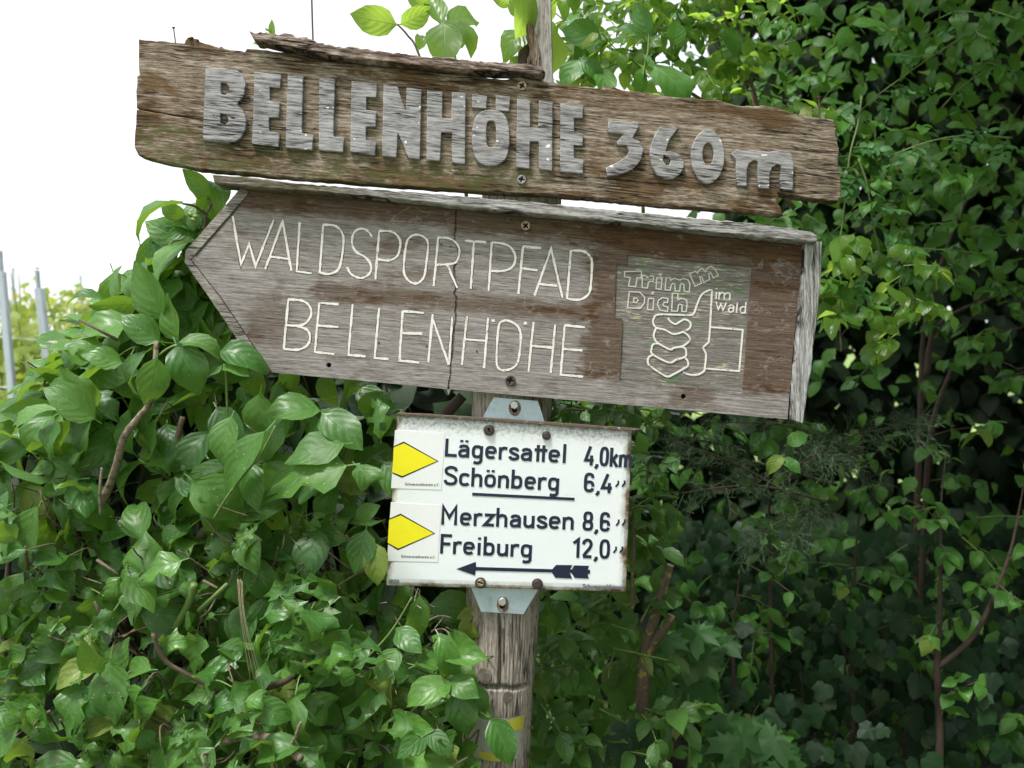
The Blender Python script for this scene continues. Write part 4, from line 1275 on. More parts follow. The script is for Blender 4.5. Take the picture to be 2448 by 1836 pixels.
LOWD = [blade(21, .6, .9, .2, .03, nv=4, nu=2, petiole=False), blade(22, .55, 1.4, .3, .04, nv=4, nu=2, petiole=False), blade(23, .62, .5, .1, .03, nv=4, nu=2, petiole=False)]
OVAL = [blade(31, .62, .7, .12, .03, acum=.1), blade(32, .58, .4, .2, .03, acum=.1), blade(33, .66, 1.0, .1, .04, acum=.1)]
SLIM = [blade(36, .36, .8, .25, .03), blade(37, .32, .4, .35, .04)]
IVL = [(-180, .30), (-150, .52), (-118, .60), (-92, .58), (-66, .76), (-40, .64), (-20, .82), (0, 1.0), (20, .82), (40, .64), (66, .76), (92, .58), (118, .60), (150, .52), (180, .30)]
IVY = [lobed(s_, IVL) for s_ in (1, 2, 3)]
MPL = [(-180, .22), (-150, .45), (-135, .35), (-120, .62), (-108, .45), (-90, .80), (-78, .62), (-62, .92), (-50, .55), (-36, .42), (-22, .72), (-10, .82), (0, 1.0), (10, .82), (22, .72), (36, .42), (50, .55), (62, .92), (78, .62), (90, .80), (108, .45), (120, .62), (135, .35), (150, .45), (180, .22)]
MAP = [lobed(s_ + 5, MPL, cup=.12) for s_ in (1, 2)]
LOW_IV = [lobed(9, [(-180, .3), (-115, .58), (-60, .72), (-30, .5), (0, 1.0), (30, .5), (60, .72), (115, .58), (180, .3)])]


def frame(base, d, n, L):
    """matrix of a leaf at base, pointing along d, facing n, of length L"""
    Y = Vector(d).normalized()
    Z = Vector(n); Z = Z - Y * Z.dot(Y)
    if Z.length < 1e-4:
        Z = Y.orthogonal()
    Z.normalize()
    X = Y.cross(Z)
    m = Matrix((X, Y, Z)).transposed().to_4x4() @ Matrix.Scale(L, 4)
    m.translation = Vector(base)
    return m


class Plant:
    all = []

    def __init__(s, name, label, cat, loc, leaf_material, group=None, leafname='leaf', keep=300):
        s.t = thing(name, label, cat, loc, group)
        s.mat = leaf_material; s.leaves = []; s.stems = {}; s.leafname = leafname; s.keep = keep
        Plant.all.append(s)

    def leaf(s, shape, base, d, n, L, hero=False):
        s.leaves.append((shape, frame(base, d, n, L), hero))

    def stem(s, pts, r0, r1, material='twig_bark', n=6, jit=0.06, own=None):
        """own = a part of its own with that name; else collected with the other thin twigs"""
        pts = smooth_pts(pts, 5)
        rr = [r0 + (r1 - r0) * i / (len(pts) - 1) for i in range(len(pts))]
        if own:
            mb = MB(); mb.tube(pts, rr, 9, jit)
            return mb.build(own, M[material], s.t, True)
        s.stems.setdefault(material, MB()).tube(pts, rr, n, jit)

    def finish_stems(s):
        for k, mb in s.stems.items():
            o = mb.build('twigs', M[k], s.t, True)
            o['kind'] = 'stuff'


RV = lambda a=1.0: Vector((random.gauss(0, a), random.gauss(0, a), random.gauss(0, a)))


def px_leaf(pl, shape, b, t, yb, yt, n, wob=0.0):
    """hand-placed leaf from base pixel b to tip pixel t at depths yb, yt"""
    B, T = P(b[0], b[1], yb), P(t[0], t[1], yt)
    d = T - B
    pl.leaf(shape, B, d, Vector(n) + RV(wob), d.length * 1.06, True)


def inside(poly, x, y):
    c = False
    j = len(poly) - 1
    for i in range(len(poly)):
        xi, yi = poly[i]; xj, yj = poly[j]
        if (yi > y) != (yj > y) and x < (xj - xi) * (y - yi) / (yj - yi) + xi:
            c = not c
        j = i
    return c


Q = 1.1067                                              # the overview I traced from is this much smaller than the photo
h = lambda x, y: (x * Q, y * Q)

# ------------------------------------------------------------------ left: trimmed cornelian-cherry hedge
hedge = Plant('dogwood_hedge', 'dense trimmed dogwood hedge with broad veined leaves filling the lower left', 'shrub', (-0.55, 1.9, 0), M['dogwood'], keep=300)
REG = [h(*p) for p in ((-60, 905), (10, 915), (70, 870), (110, 800), (150, 740), (200, 690), (250, 650), (300, 600), (350, 565), (395, 545), (470, 560), (600, 780), (900, 820), (1010, 850), (1010, 1000), (1010, 1230), (1012, 1420), (985, 1540), (1005, 1760), (-60, 1760))]


def hedge_surf(px, py):
    t = max(0.0, min(1.0, (py - 560) / 1250))
    y = 1.66 - 0.30 * t
    if px < 300:
        y -= 0.06 * (300 - px) / 300 * (1 - 0.5 * t)
    if px > 760:
        y += 0.13 * min(1.0, (px - 760) / 160) * (1 if py < 1440 else 0.4)
    return y + 0.03 * math.sin(px * 0.013 + py * 0.009) + 0.03 * math.sin(px * 0.021 - py * 0.017 + 2)


def scatter(poly, n, mind, seed, bx):
    r = random.Random(seed)
    pts = []
    tries = 0
    x0, x1, y0, y1 = bx
    grid = {}
    while len(pts) < n and tries < n * 60:
        tries += 1
        x, y = r.uniform(x0, x1), r.uniform(y0, y1)
        if not inside(poly, x, y):
            continue
        gx, gy = int(x // mind), int(y // mind)
        ok = True
        for a in (-1, 0, 1):
            for b_ in (-1, 0, 1):
                for (qx, qy) in grid.get((gx + a, gy + b_), ()):
                    if (qx - x) ** 2 + (qy - y) ** 2 < mind * mind:
                        ok = False
        if ok:
            grid.setdefault((gx, gy), []).append((x, y)); pts.append((x, y))
    return pts


rl = random.Random(5)
random.seed(5)


HULL = [(590, 440), (1920, 560), (1890, 1010), (1525, 1010), (1525, 1440), (905, 1425), (930, 985), (930, 930), (605, 900), (425, 615)]


def hedge_leaf(px, py, y, shapes, smin=0.07, smax=0.122):
    if inside(HULL, px, py):
        return
    if any(inside(HULL, px + a, py + c) for a, c in ((75, 0), (0, -75), (55, -55), (55, 55))):
        y = max(y, 1.60)
    L = rl.uniform(smin, smax)
    # tips point outwards and down; faces look up, out and to the light on the left
    a = rl.gauss(-0.35, 1.25)
    d = Vector((math.sin(a), -0.35 + rl.gauss(0, 0.35), -math.cos(a) * 0.8 + rl.gauss(0, 0.3)))
    n = Vector((-0.25, -0.75, 0.65)) + Vector((rl.gauss(0, .38), rl.gauss(0, .32), rl.gauss(0, .38)))
    b = P(px, py, y) - d.normalized() * L * 0.5
    hedge.leaf(rl.choice(shapes), b, d, n, L)
    if rl.random() < 0.5:
        hedge.stem([b, b - d.normalized() * L * 0.25 + Vector((0, 0.03, 0.0)), b + Vector((rl.uniform(-.03, .03), 0.10, -0.05))], 0.0011, 0.0018, rl.choice(['green_stem', 'twig_bark']), 5)


BX = (-66, 1125, 590, 1945)
for (x, y) in scatter(REG, 300, 46, 1, BX):
    low = y > 1330
    hedge_leaf(x, y, hedge_surf(x, y) + rl.uniform(-0.03, 0.03), DOG + DMG if low else DOG + DOG + DMG[:2], 0.055 if low else 0.075, 0.10 if low else 0.125)
for (x, y) in scatter(REG, 265, 40, 2, BX):
    hedge_leaf(x, y, hedge_surf(x, y) + 0.06 + rl.uniform(-0.02, 0.03), DOG + DMG)
for (x, y) in scatter(REG, 35, 34, 3, BX):
    hedge_leaf(x, y, hedge_surf(x, y) + 0.15 + rl.uniform(-0.04, 0.04), LOWD)
WREG = REG[:10] + [h(*q) for q in ((520, 560), (640, 640), (900, 680), (1010, 690))] + REG[14:]
inner = Plant('added_shade_backing', 'added dark foliage that paints shade into the gaps of the left hedge', 'shrub', (-0.6, 2.45, 0), M['gap_shade'], keep=0)
for k in range(3200):                                   # added far skin, coloured near black, closes the hedge against the light
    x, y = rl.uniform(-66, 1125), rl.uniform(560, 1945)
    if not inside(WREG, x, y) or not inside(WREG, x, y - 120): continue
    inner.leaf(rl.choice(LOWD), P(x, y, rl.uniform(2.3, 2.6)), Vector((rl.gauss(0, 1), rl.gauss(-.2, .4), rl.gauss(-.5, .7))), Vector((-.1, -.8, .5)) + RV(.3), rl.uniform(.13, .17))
for k in range(650):                                    # its rounded top
    x = rl.uniform(-66, 470)
    y = next((q for q in range(560, 1000, 10) if inside(REG, x, q)), None)
    if y is None: continue
    yy = rl.uniform(1.6, 2.5)
    hedge.leaf(rl.choice(LOWD), P(x, y + 30 + rl.uniform(0, 40), yy), Vector((rl.gauss(0, 1), rl.gauss(0, 1), rl.gauss(-.2, .3))), Vector((-.2, -.3, .9)) + RV(.25), rl.uniform(.08, .12))
for k in range(700):                                    # below and beyond the left edge of the frame
    x = rl.uniform(-1.9, -0.1); z = rl.uniform(0.02, 1.1)
    if x > -0.95 and z > 0.80: continue
    y = 1.36 + rl.uniform(-0.05, 0.2)
    d = Vector((rl.gauss(0, 1), rl.gauss(-.2, .6), rl.gauss(-.5, .7)))
    hedge.leaf(rl.choice(LOWD), Vector((x, y, z)), d, Vector((-.2, -.6, .7)) + RV(.3), rl.uniform(.08, .11))

CLIMB = [h(*q) for q in ((318, 600), (312, 560), (345, 505), (385, 470), (440, 440), (470, 420), (470, 520), (420, 540), (400, 560), (440, 640), (520, 760), (430, 720))]
for (x, y) in scatter(CLIMB, 60, 22, 9, (330, 600, 440, 860)):
    L = rl.uniform(.06, .10); a = rl.gauss(-.6, 1.1)
    d = Vector((math.sin(a), -.2 + rl.gauss(0, .3), -math.cos(a) * .8))
    hedge.leaf(rl.choice(DOG), P(x, y, rl.uniform(1.57, 1.68)) - d.normalized() * L * .5, d, Vector((-.4, -.7, .5)) + RV(.3), L)
# hand-placed leaves at the top of the hedge and round the boards
U, Fc, Lf = (-.15, -.55, .8), (-.15, -.9, .3), (-.6, -.6, .45)
HL = [
    (DOG[3], (395, 440), (247, 466), 1.50, 1.46, (-.2, -.35, .9)), (DOG[5], (455, 425), (395, 370), 1.55, 1.53, (.4, -.7, -.5)), (DOG[0], (425, 430), (440, 392), 1.56, 1.58, (.3, -.8, .2)),
    (DOG[2], (445, 470), (415, 545), 1.62, 1.58, (-.3, -.8, .1)), (DOG[6], (400, 470), (345, 440), 1.60, 1.57, (.1, -.8, -.6)), (DOG[2], (410, 505), (325, 500), 1.63, 1.60, (.1, -.8, -.5)),
    (DOG[0], (412, 520), (318, 580), 1.56, 1.50, (-.3, -.55, .75)), (DOG[7], (470, 395), (490, 418), 1.56, 1.50, (.5, -.7, .2)),
    (DOG[5], (352, 692), (285, 572), 1.47, 1.46, (-.35, -.85, .2)), (DOG[6], (385, 600), (345, 640), 1.56, 1.52, Fc), (DOG[0], (255, 645), (238, 572), 1.52, 1.52, (-.6, -.6, .1)),
    (DOG[3], (225, 650), (138, 618), 1.50, 1.47, (.1, -.5, .8)), (DOG[5], (300, 655), (200, 668), 1.51, 1.47, (.1, -.75, -.55)), (DOG[3], (292, 705), (135, 692), 1.46, 1.42, (-.1, -.65, .75)),
    (DOG[2], (345, 738), (262, 680), 1.44, 1.42, (-.1, -.9, .4)), (DOG[5], (386, 738), (352, 640), 1.46, 1.46, (-.5, -.85, .2)), (DOG[3], (388, 742), (482, 740), 1.43, 1.42, (.1, -.6, .8)),
    (DOG[1], (476, 757), (580, 772), 1.45, 1.43, (.0, -.75, .65)), (DOG[2], (482, 790), (535, 800), 1.44, 1.42, (.1, -.6, .8)), (DOG[2], (480, 790), (438, 812), 1.44, 1.42, (-.1, -.6, .8)),
    (DOG[6], (380, 742), (425, 848), 1.42, 1.40, (.2, -.9, .35)), (DOG[4], (340, 772), (330, 880), 1.40, 1.38, (.6, -.8, .2)), (DOG[7], (335, 752), (222, 835), 1.44, 1.40, (-.5, -.6, .6)),
    (DOG[0], (205, 905), (95, 835), 1.34, 1.30, (-.2, -.8, .55)), (DOG[1], (120, 885), (10, 905), 1.30, 1.27, (-.1, -.5, .85)), (DOG[6], (122, 905), (80, 980), 1.30, 1.27, (-.3, -.7, .6)),
    (DOG[2], (225, 745), (150, 740), 1.43, 1.40, (.0, -.8, .6)), (DOG[2], (265, 785), (180, 760), 1.42, 1.39, (.0, -.85, .5)), (DMG[0], (210, 880), (120, 800), 1.38, 1.34, (-.2, -.85, .4)),
    (DOG[0], (692, 888), (568, 878), 1.50, 1.46, (.0, -.7, .7)), (DOG[2], (694, 890), (780, 955), 1.50, 1.46, (.1, -.85, .5)), (DOG[2], (745, 958), (615, 985), 1.46, 1.43, (.0, -.8, .6)),
    (DMG[1], (770, 1005), (830, 1070), 1.43, 1.40, (.2, -.75, .6)), (DMG[0], (750, 1005), (560, 1050), 1.44, 1.41, (-.1, -.7, .7)), (DMG[2], (822, 945), (812, 852), 1.50, 1.50, (.0, -.95, .2)),
    (DOG[4], (700, 1010), (680, 900), 1.58, 1.56, (.2, -.9, .2)), (DOG[0], (830, 1000), (890, 1080), 1.56, 1.52, (.2, -.8, .5)), (DOG[2], (790, 1145), (768, 1235), 1.48, 1.45, (.1, -.9, .4)),
    (DOG[0], (810, 1175), (820, 1260), 1.48, 1.45, (.2, -.9, .4)), (DOG[2], (770, 1120), (812, 1092), 1.52, 1.50, (.1, -.9, .4)),
    (DOG[7], (948, 1372), (1000, 1470), 1.44, 1.40, (.3, -.75, .6)), (DOG[3], (985, 1480), (1065, 1535), 1.44, 1.41, (.2, -.6, .8)), (DOG[6], (980, 1495), (1010, 1595), 1.43, 1.40, (.0, -.9, .4)),
    (DOG[2], (1060, 1552), (1110, 1648), 1.43, 1.40, (.25, -.85, .5)), (DOG[1], (975, 1480), (875, 1510), 1.42, 1.38, (-.2, -.8, .6)), (DOG[2], (922, 1580), (862, 1635), 1.38, 1.35, (-.1, -.9, .4)),
    (DOG[0], (926, 1580), (975, 1625), 1.38, 1.35, (.2, -.85, .5)), (DOG[3], (905, 1290), (885, 1400), 1.48, 1.46, (.6, -.7, .4)), (DOG[1], (1055, 1555), (1020, 1500), 1.45, 1.46, (.0, -.7, .7)),
    (DOG[0], (860, 1400), (820, 1470), 1.44, 1.40, (-.1, -.9, .4)), (DOG[2], (855, 1360), (905, 1400), 1.46, 1.42, (.1, -.8, .6)), (DMG[2], (560, 1130), (500, 1180), 1.42, 1.40, (-.2, -.8, .5)),
    (DOG[0], (500, 900), (470, 1000), 1.44, 1.41, (-.1, -.85, .5)), (DOG[4], (545, 1000), (540, 1095), 1.44, 1.40, (-.3, -.9, .3)), (SLIM[0], (575, 930), (460, 1085), 1.40, 1.39, (-.3, -.8, .5)),
]
for sh, b, t, yb, yt, n in HL:
    px_leaf(hedge, sh, h(*b), h(*t), yb, yt, n, 0.06)

for k in range(110):                                    # shredded leaf pieces left by the hedge trimmer
    x, y = rl.uniform(-30, 1080), 1100 + 760 * rl.random() ** .8
    if not inside(REG, x, y) or inside(HULL, x, y) or (x > 820 and y < 1440): continue
    a = rl.uniform(-2.6, 2.6)
    d = Vector((math.sin(a), -.5 + rl.gauss(0, .4), -math.cos(a) * .8))
    L = rl.uniform(.04, .09)
    hedge.leaf(rl.choice(DMG), P(x, y, hedge_surf(x, y) - rl.uniform(-.02, .05)) - d.normalized() * L * .5, d, Vector((-.2, -.6, .7)) + RV(.45), L)


def hp(pts, ys):
    return [P(x * Q, y * Q, yy) for (x, y), yy in zip(pts, ys)]


hedge.stem(hp([(338, 738), (333, 800), (322, 870), (296, 905), (268, 945), (250, 1010), (232, 1060), (200, 1120)], [1.42, 1.41, 1.40, 1.40, 1.40, 1.42, 1.46, 1.52]), .0038, .0075, 'pale_twig', own='branch')
hedge.stem(hp([(395, 900), (385, 960), (420, 1040), (440, 1200)], [1.56, 1.56, 1.6, 1.7]), .005, .007, 'twig_bark', own='branch')
hedge.stem(hp([(420, 1262), (405, 1310), (372, 1372), (350, 1440)], [1.40, 1.42, 1.46, 1.5]), .0058, .007, 'green_stem', own='branch')
hedge.stem(hp([(490, 1262), (430, 1320)], [1.37, 1.41]), .003, .004, 'green_stem', own='branch')
hedge.stem(hp([(650, 1640), (600, 1600), (520, 1590), (450, 1620)], [1.30, 1.33, 1.38, 1.42]), .006, .008, 'pale_twig', own='branch')
hedge.stem(hp([(650, 1560), (628, 1610), (600, 1625)], [1.29, 1.31, 1.33]), .002, .004, 'pale_twig', own='branch')
hedge.stem(hp([(330, 1370), (360, 1430), (430, 1470), (500, 1530)], [1.36, 1.38, 1.40, 1.44]), .003, .0045, 'twig_bark', own='branch')
hedge.stem(hp([(660, 1430), (620, 1470), (560, 1490)], [1.36, 1.38, 1.42]), .0042, .005, 'red_bark', own='branch')
hedge.stem(hp([(595, 920), (560, 985), (500, 1060), (462, 1120)], [1.39, 1.39, 1.40, 1.42]), .0014, .0024, 'green_stem', own='branch')
hedge.stem(hp([(487, 790), (490, 860), (495, 990), (500, 1040)], [1.44, 1.45, 1.46, 1.5]), .0018, .0024, 'green_stem', own='branch')
hedge.stem(hp([(340, 770), (385, 745), (470, 757)], [1.42, 1.42, 1.45]), .0022, .0016, 'green_stem', own='branch')
hedge.stem(hp([(1000, 855), (960, 900), (930, 950), (910, 1000)], [1.60, 1.60, 1.62, 1.66]), .010, .012, 'red_bark', own='branch')
hedge.stem(hp([(890, 1290), (840, 1370), (770, 1440), (700, 1480)], [1.46, 1.46, 1.46, 1.5]), .0014, .0024, 'green_stem', own='branch')
hedge.stem(hp([(1060, 1552), (1010, 1520), (975, 1488), (930, 1500), (860, 1560), (760, 1600)], [1.43, 1.43, 1.43, 1.44, 1.46, 1.5]), .0016, .0026, 'green_stem', own='branch')
hedge.stem(hp([(220, 1010), (216, 1060), (218, 1110)], [1.38, 1.38, 1.4]), .002, .003, 'pale_twig', own='branch')
hedge.stem(hp([(475, 395), (460, 430), (445, 460), (420, 445), (395, 440)], [1.56, 1.56, 1.56, 1.53, 1.50]), .0026, .0018, 'twig_bark', own='branch')
hedge.stem(hp([(445, 460), (440, 540), (430, 650), (420, 800)], [1.56, 1.6, 1.66, 1.8]), .0030, .0055, 'twig_bark', own='branch')
for (a, b_) in (((170, 690), (255, 735)), ((55, 1180), (60, 1230)), ((205, 1300), (225, 1350)), ((255, 1240), (210, 1210)), ((470, 1270), (440, 1255))):
    hedge.stem(hp([a, b_], [1.40, 1.42]), .002, .003, 'twig_bark')
for k in range(230):                                    # trimmed twig ends all over the cut face
    x, y = rl.uniform(0, 1080), rl.uniform(1150, 1836)
    if not inside(REG, x, y) or (x > 850 and y < 1440): continue
    yy = hedge_surf(x, y)
    p = P(x, y, yy - rl.uniform(-.03, .045))
    q = p + Vector((rl.uniform(-.06, .06), rl.uniform(.03, .10), rl.uniform(-.07, .03)))
    hedge.stem([p, p.lerp(q, .5) + RV(.006), q], rl.uniform(.0007, .0015), rl.uniform(.0013, .0024), rl.choice(['pale_twig', 'pale_twig', 'twig_bark', 'green_stem']), 5)
for k in range(46):                                     # dark limbs inside
    x, y = rl.uniform(-60, 1080), rl.uniform(800, 1900)
    if not inside(REG, x, min(y, 1940)): continue
    p = P(x, y, hedge_surf(x, y) + rl.uniform(.08, .2))
    q = p + Vector((rl.uniform(-.12, .12), rl.uniform(0.02, .15), -rl.uniform(.15, .4)))
    hedge.stem([p, p.lerp(q, .5) + RV(.02), q], .003, .007, 'red_bark', 6)
for (x, y) in ((412, 464), (422, 468), (418, 475)):      # unripe berries by the arrow tip
    c = P(x * Q, y * Q, 1.50); mb = MB()
    mb.tube([c + Vector((-.006, 0, .002)), c + Vector((-.0045, 0, .0015)), c + Vector((0, 0, 0)), c + Vector((.0045, 0, -.001)), c + Vector((.006, 0, -.002))], [.0006, .0036, .0045, .0036, .0006], 10)
    mb.build('berry', M['berry'], hedge.t, True)
for k, (x, y) in enumerate(((513, 1250), (516, 1252), (520, 1251), (523, 1255))):      # frayed pale fibres
    hedge.stem(hp([(x, y), (x + 8, y + 90), (x + 30 + 6 * k, y + 230)], [1.36, 1.35, 1.37]), .0005, .0004, 'cut_wood', 4)

# ------------------------------------------------------------------ shoots that rise behind the top board
shoot = Plant('dogwood_shoot', 'bright dogwood shoot with pale backlit leaves above the top board', 'shrub', P(1010, 300, 1.62), M['dogwood_lit'])
for sh, b, t, yb, yt, n in [
    (DOG[2], (856, 52), (758, 36), 1.60, 1.58, (.05, -.85, -.5)), (DOG[0], (866, 52), (930, 18), 1.60, 1.58, (.2, -.8, -.4)), (DOG[5], (955, 52), (920, -12), 1.60, 1.62, (.3, -.9, .1)),
    (DOG[3], (958, 52), (1040, 78), 1.60, 1.56, (.2, -.6, .8)), (DOG[2], (958, 46), (962, 135), 1.57, 1.53, (.0, -.85, .5)), (DOG[6], (965, 50), (1046, 22), 1.60, 1.63, (.2, -.8, .4)),
    (DOG[5], (980, 110), (995, 45), 1.60, 1.60, (.5, -.8, .1)), (DOG[0], (930, 20), (880, 0), 1.62, 1.6, (.1, -.8, -.5)), (DOG[1], (905, 108), (908, 62), 1.62, 1.62, (.4, -.8, 0)),
    (DOG[1], (985, 140), (1050, 152), 1.58, 1.55, (.1, -.5, .8)), (SLIM[0], (572, 92), (548, 96), 1.53, 1.52, (.1, -.8, -.4)), (SLIM[1], (588, 86), (590, 42), 1.54, 1.54, (.4, -.8, 0)), (SLIM[1], (588, 70), (572, 60), 1.54, 1.54, (.2, -.8, 0))]:
    px_leaf(shoot, sh, h(*b), h(*t), yb, yt, n, .05)
shoot.stem(hp([(960, 50), (975, 90), (985, 140), (1000, 300), (1010, 470)], [1.60, 1.60, 1.60, 1.62, 1.66]), .0018, .004, 'green_stem', own='stem')
shoot.stem(hp([(858, 52), (880, 76), (905, 118), (960, 300), (1000, 400)], [1.60, 1.60, 1.60, 1.62, 1.64]), .0016, .003, 'twig_bark', own='stem')
shoot2 = Plant('dogwood_sapling', 'dark bark stem with drooping leaves beside the grey stake tip', 'shrub', P(1255, 300, 1.62), M['dogwood_lit'])
for sh, b, t, yb, yt, n in [
    (DOG[6], (1128, 62), (1082, 112), 1.60, 1.57, (-.1, -.9, .2)), (DOG[3], (1118, -30), (1142, 78), 1.54, 1.53, (.5, -.8, .2)), (DOG[4], (1205, 66), (1203, 160), 1.62, 1.60, (.6, -.8, .1)),
    (DOG[0], (1100, 10), (1068, 0), 1.60, 1.58, (.1, -.8, -.4)), (DOG[2], (1128, 40), (1100, -10), 1.63, 1.62, (.1, -.9, .1)), (SLIM[0], (1115, 120), (1108, 150), 1.60, 1.58, (.1, -.9, .2))]:
    px_leaf(shoot2, sh, h(*b), h(*t), yb, yt, n, .05)
shoot2.stem(hp([(1150, -60), (1146, 20), (1138, 90), (1130, 150), (1132, 300), (1140, 480)], [1.60, 1.60, 1.60, 1.60, 1.62, 1.66]), .009, .014, 'vine_bark', own='stem')

# ------------------------------------------------------------------ right: tall shrubbery in the shade
def spray(pl, base, d, n_pairs, L, stemlen, shapes, droop=0.5, opp=True, stemmat='green_stem', r=0.0016, up=(0, -.35, .9)):
    """a twig with pairs of leaves; leaves hang from it"""
    d = Vector(d).normalized()
    pts = [Vector(base)]
    for k in range(n_pairs + 1):
        d = (d + Vector((0, 0, -droop / (n_pairs + 1) * random.uniform(.3, 1.2))) + RV(.10)).normalized()
        pts.append(pts[-1] + d * stemlen / (n_pairs + 1))
    pl.stem(pts, r * 1.5, r * 0.7, stemmat, 5)
    side = d.cross(Vector((0, 0, 1))).normalized()
    for k in range(1, len(pts)):
        f = 1 - 0.25 * (k == len(pts) - 1)
        for sgn in (-1, 1):
            if random.random() < 0.1: continue
            dd = (d * 0.45 + side * sgn * 0.9 + Vector((0, -0.1, -0.45)) + RV(.25))
            nn = Vector(up) + RV(.28)
            pl.leaf(random.choice(shapes), pts[k] + RV(.004), dd, nn, L * f * random.uniform(.75, 1.2))
    if random.random() < .8:
        pl.leaf(random.choice(shapes), pts[-1], d + Vector((0, 0, -.5)), Vector(up) + RV(.25), L * random.uniform(.7, 1.0))


random.seed(23)
thick = Plant('dogwood_thicket', 'tall shady dogwood thicket with hanging leaf pairs behind the signs on the right', 'shrub', (1.3, 3.0, 0), M['dogwood_far'], keep=300)
# left edge of the thicket in the photo: sparse against the sky at the top, hidden behind the boards further down
EDGE = [(-200, 1500), (0, 1400), (60, 1440), (130, 1430), (190, 1430), (260, 1500), (480, 1600), (560, 1500), (900, 1300), (1000, 1290), (1836, 1270), (2100, 1270)]


def edge_x(py):
    for (a, xa), (b, xb) in zip(EDGE, EDGE[1:]):
        if a <= py <= b:
            return xa + (xb - xa) * (py - a) / (b - a)
    return EDGE[-1][1]


rt = random.Random(77)
for k in range(300):                                    # leafy sprays on the outer face
    py = rt.uniform(-120, 1900)
    px = edge_x(py) + 30 + (2620 - edge_x(py)) * rt.random() ** 1.15
    if 1750 < px and 640 < py < 1100 and rt.random() < .72: continue        # the open, dark pocket with bare limbs
    if px > 1850 and py > 1480 and rt.random() < .35: continue
    if px < 1950 and 980 < py < 1330 and rt.random() < .8: continue        # juniper stands here
    y = 2.15 + rt.random() * 0.55 + (0.25 if py > 1200 else 0)
    b = P(px, py, y)
    spray(thick, b, Vector((rt.uniform(-1, .5), rt.uniform(-1, -.2), rt.uniform(-.3, .7))), rt.randint(1, 3), rt.uniform(.052, .080), rt.uniform(.10, .22), DOG + OVAL, .6)
for k in range(2700):                                   # leaves in the body of the thicket
    py = rt.uniform(-400, 700) if k % 2 else rt.uniform(-500, 2300)
    e = edge_x(max(-200, min(2100, py)))
    px = e + 60 + (2950 - e) * rt.random()
    y = rt.uniform(2.55, 3.5)
    if px - e < 330 and rt.random() < .75 and py < 620: continue
    if 640 < py < 1100 and px > 1800 and y < 3.0: continue
    b = P(px, py, y)
    if b.z < 0.02: continue
    d = Vector((rt.gauss(0, .8), rt.gauss(-.2, .5), -.6 + rt.gauss(0, .5)))
    thick.leaf(rt.choice(LOWD), b, d, Vector((-.1, -.5, .8)) + Vector((rt.gauss(0, .35), rt.gauss(0, .35), rt.gauss(0, .35))), rt.uniform(.055, .085))
deep = Plant('added_shade_mass', 'added near-black foliage that paints shade deep behind the right-hand thicket', 'shrub', (2.0, 5.6, 0.2), M['gap_shade'], keep=0)


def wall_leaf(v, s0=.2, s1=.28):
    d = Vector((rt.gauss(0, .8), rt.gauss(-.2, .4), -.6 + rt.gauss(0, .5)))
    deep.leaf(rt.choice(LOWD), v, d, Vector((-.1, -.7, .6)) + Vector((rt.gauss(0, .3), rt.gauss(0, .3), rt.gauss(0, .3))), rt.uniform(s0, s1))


for k in range(13000):                                   # added near-black wall of leaves that paints the dark of the hollow
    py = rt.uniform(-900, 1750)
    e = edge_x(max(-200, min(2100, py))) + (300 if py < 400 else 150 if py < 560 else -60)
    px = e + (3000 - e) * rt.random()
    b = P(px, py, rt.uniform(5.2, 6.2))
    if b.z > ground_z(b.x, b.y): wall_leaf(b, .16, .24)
for k in range(1700):                                   # its left flank, hidden behind the boards, added to shut out light
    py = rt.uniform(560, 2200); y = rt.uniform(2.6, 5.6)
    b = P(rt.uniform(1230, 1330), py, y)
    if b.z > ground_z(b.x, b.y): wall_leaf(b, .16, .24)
for k in range(5200):                                   # unseen leaves added on the right, outside the frame, to block light
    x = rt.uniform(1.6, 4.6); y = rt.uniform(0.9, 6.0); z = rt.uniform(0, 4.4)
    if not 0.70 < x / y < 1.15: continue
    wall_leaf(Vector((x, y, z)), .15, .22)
for sh, b, t, yb, yt, n in [
    (DOG[0], (1300, 88), (1210, 62), 1.9, 1.9, (0, -.9, -.2)), (DOG[2], (1255, 128), (1212, 182), 1.9, 1.88, (-.2, -.9, .1)), (DOG[0], (1258, 128), (1305, 165), 1.9, 1.88, (.1, -.9, .3)), (DOG[2], (1300, 150), (1318, 200), 1.9, 1.86, (.1, -.9, .3)),
    (DOG[0], (1285, 78), (1248, 130), 1.95, 1.93, (.1, -.9, .1)), (DOG[5], (1402, 80), (1370, 10), 1.75, 1.75, (-.5, -.8, 0)), (DOG[1], (1395, 92), (1340, 40), 1.78, 1.76, (0, -.7, .7)), (DOG[6], (1412, 145), (1492, 205), 1.72, 1.66, (.1, -.8, .5)),
    (DOG[4], (1375, 200), (1398, 140), 1.74, 1.74, (.4, -.8, 0)), (SLIM[0], (1392, 120), (1420, 150), 1.75, 1.73, (.2, -.8, .4)), (DOG[0], (1450, 100), (1470, 35), 1.9, 1.9, (.2, -.9, .1)), (DOG[2], (1560, 60), (1600, 110), 2.0, 1.97, (.1, -.8, .5)),
    (DOG[2], (1690, 990), (1730, 1015), 1.85, 1.82, (.1, -.8, .6)), (DOG[1], (1690, 985), (1660, 1020), 1.85, 1.83, (-.1, -.8, .6)), (DOG[2], (1700, 960), (1745, 935), 1.86, 1.86, (.2, -.8, .5))]:
    px_leaf(thick, sh, h(*b), h(*t), yb, yt, n, .05)
thick.stem(hp([(1402, 60), (1400, 110), (1388, 170), (1384, 260), (1390, 480)], [1.75, 1.75, 1.75, 1.76, 1.8]), .0018, .004, 'green_stem', own='branch')
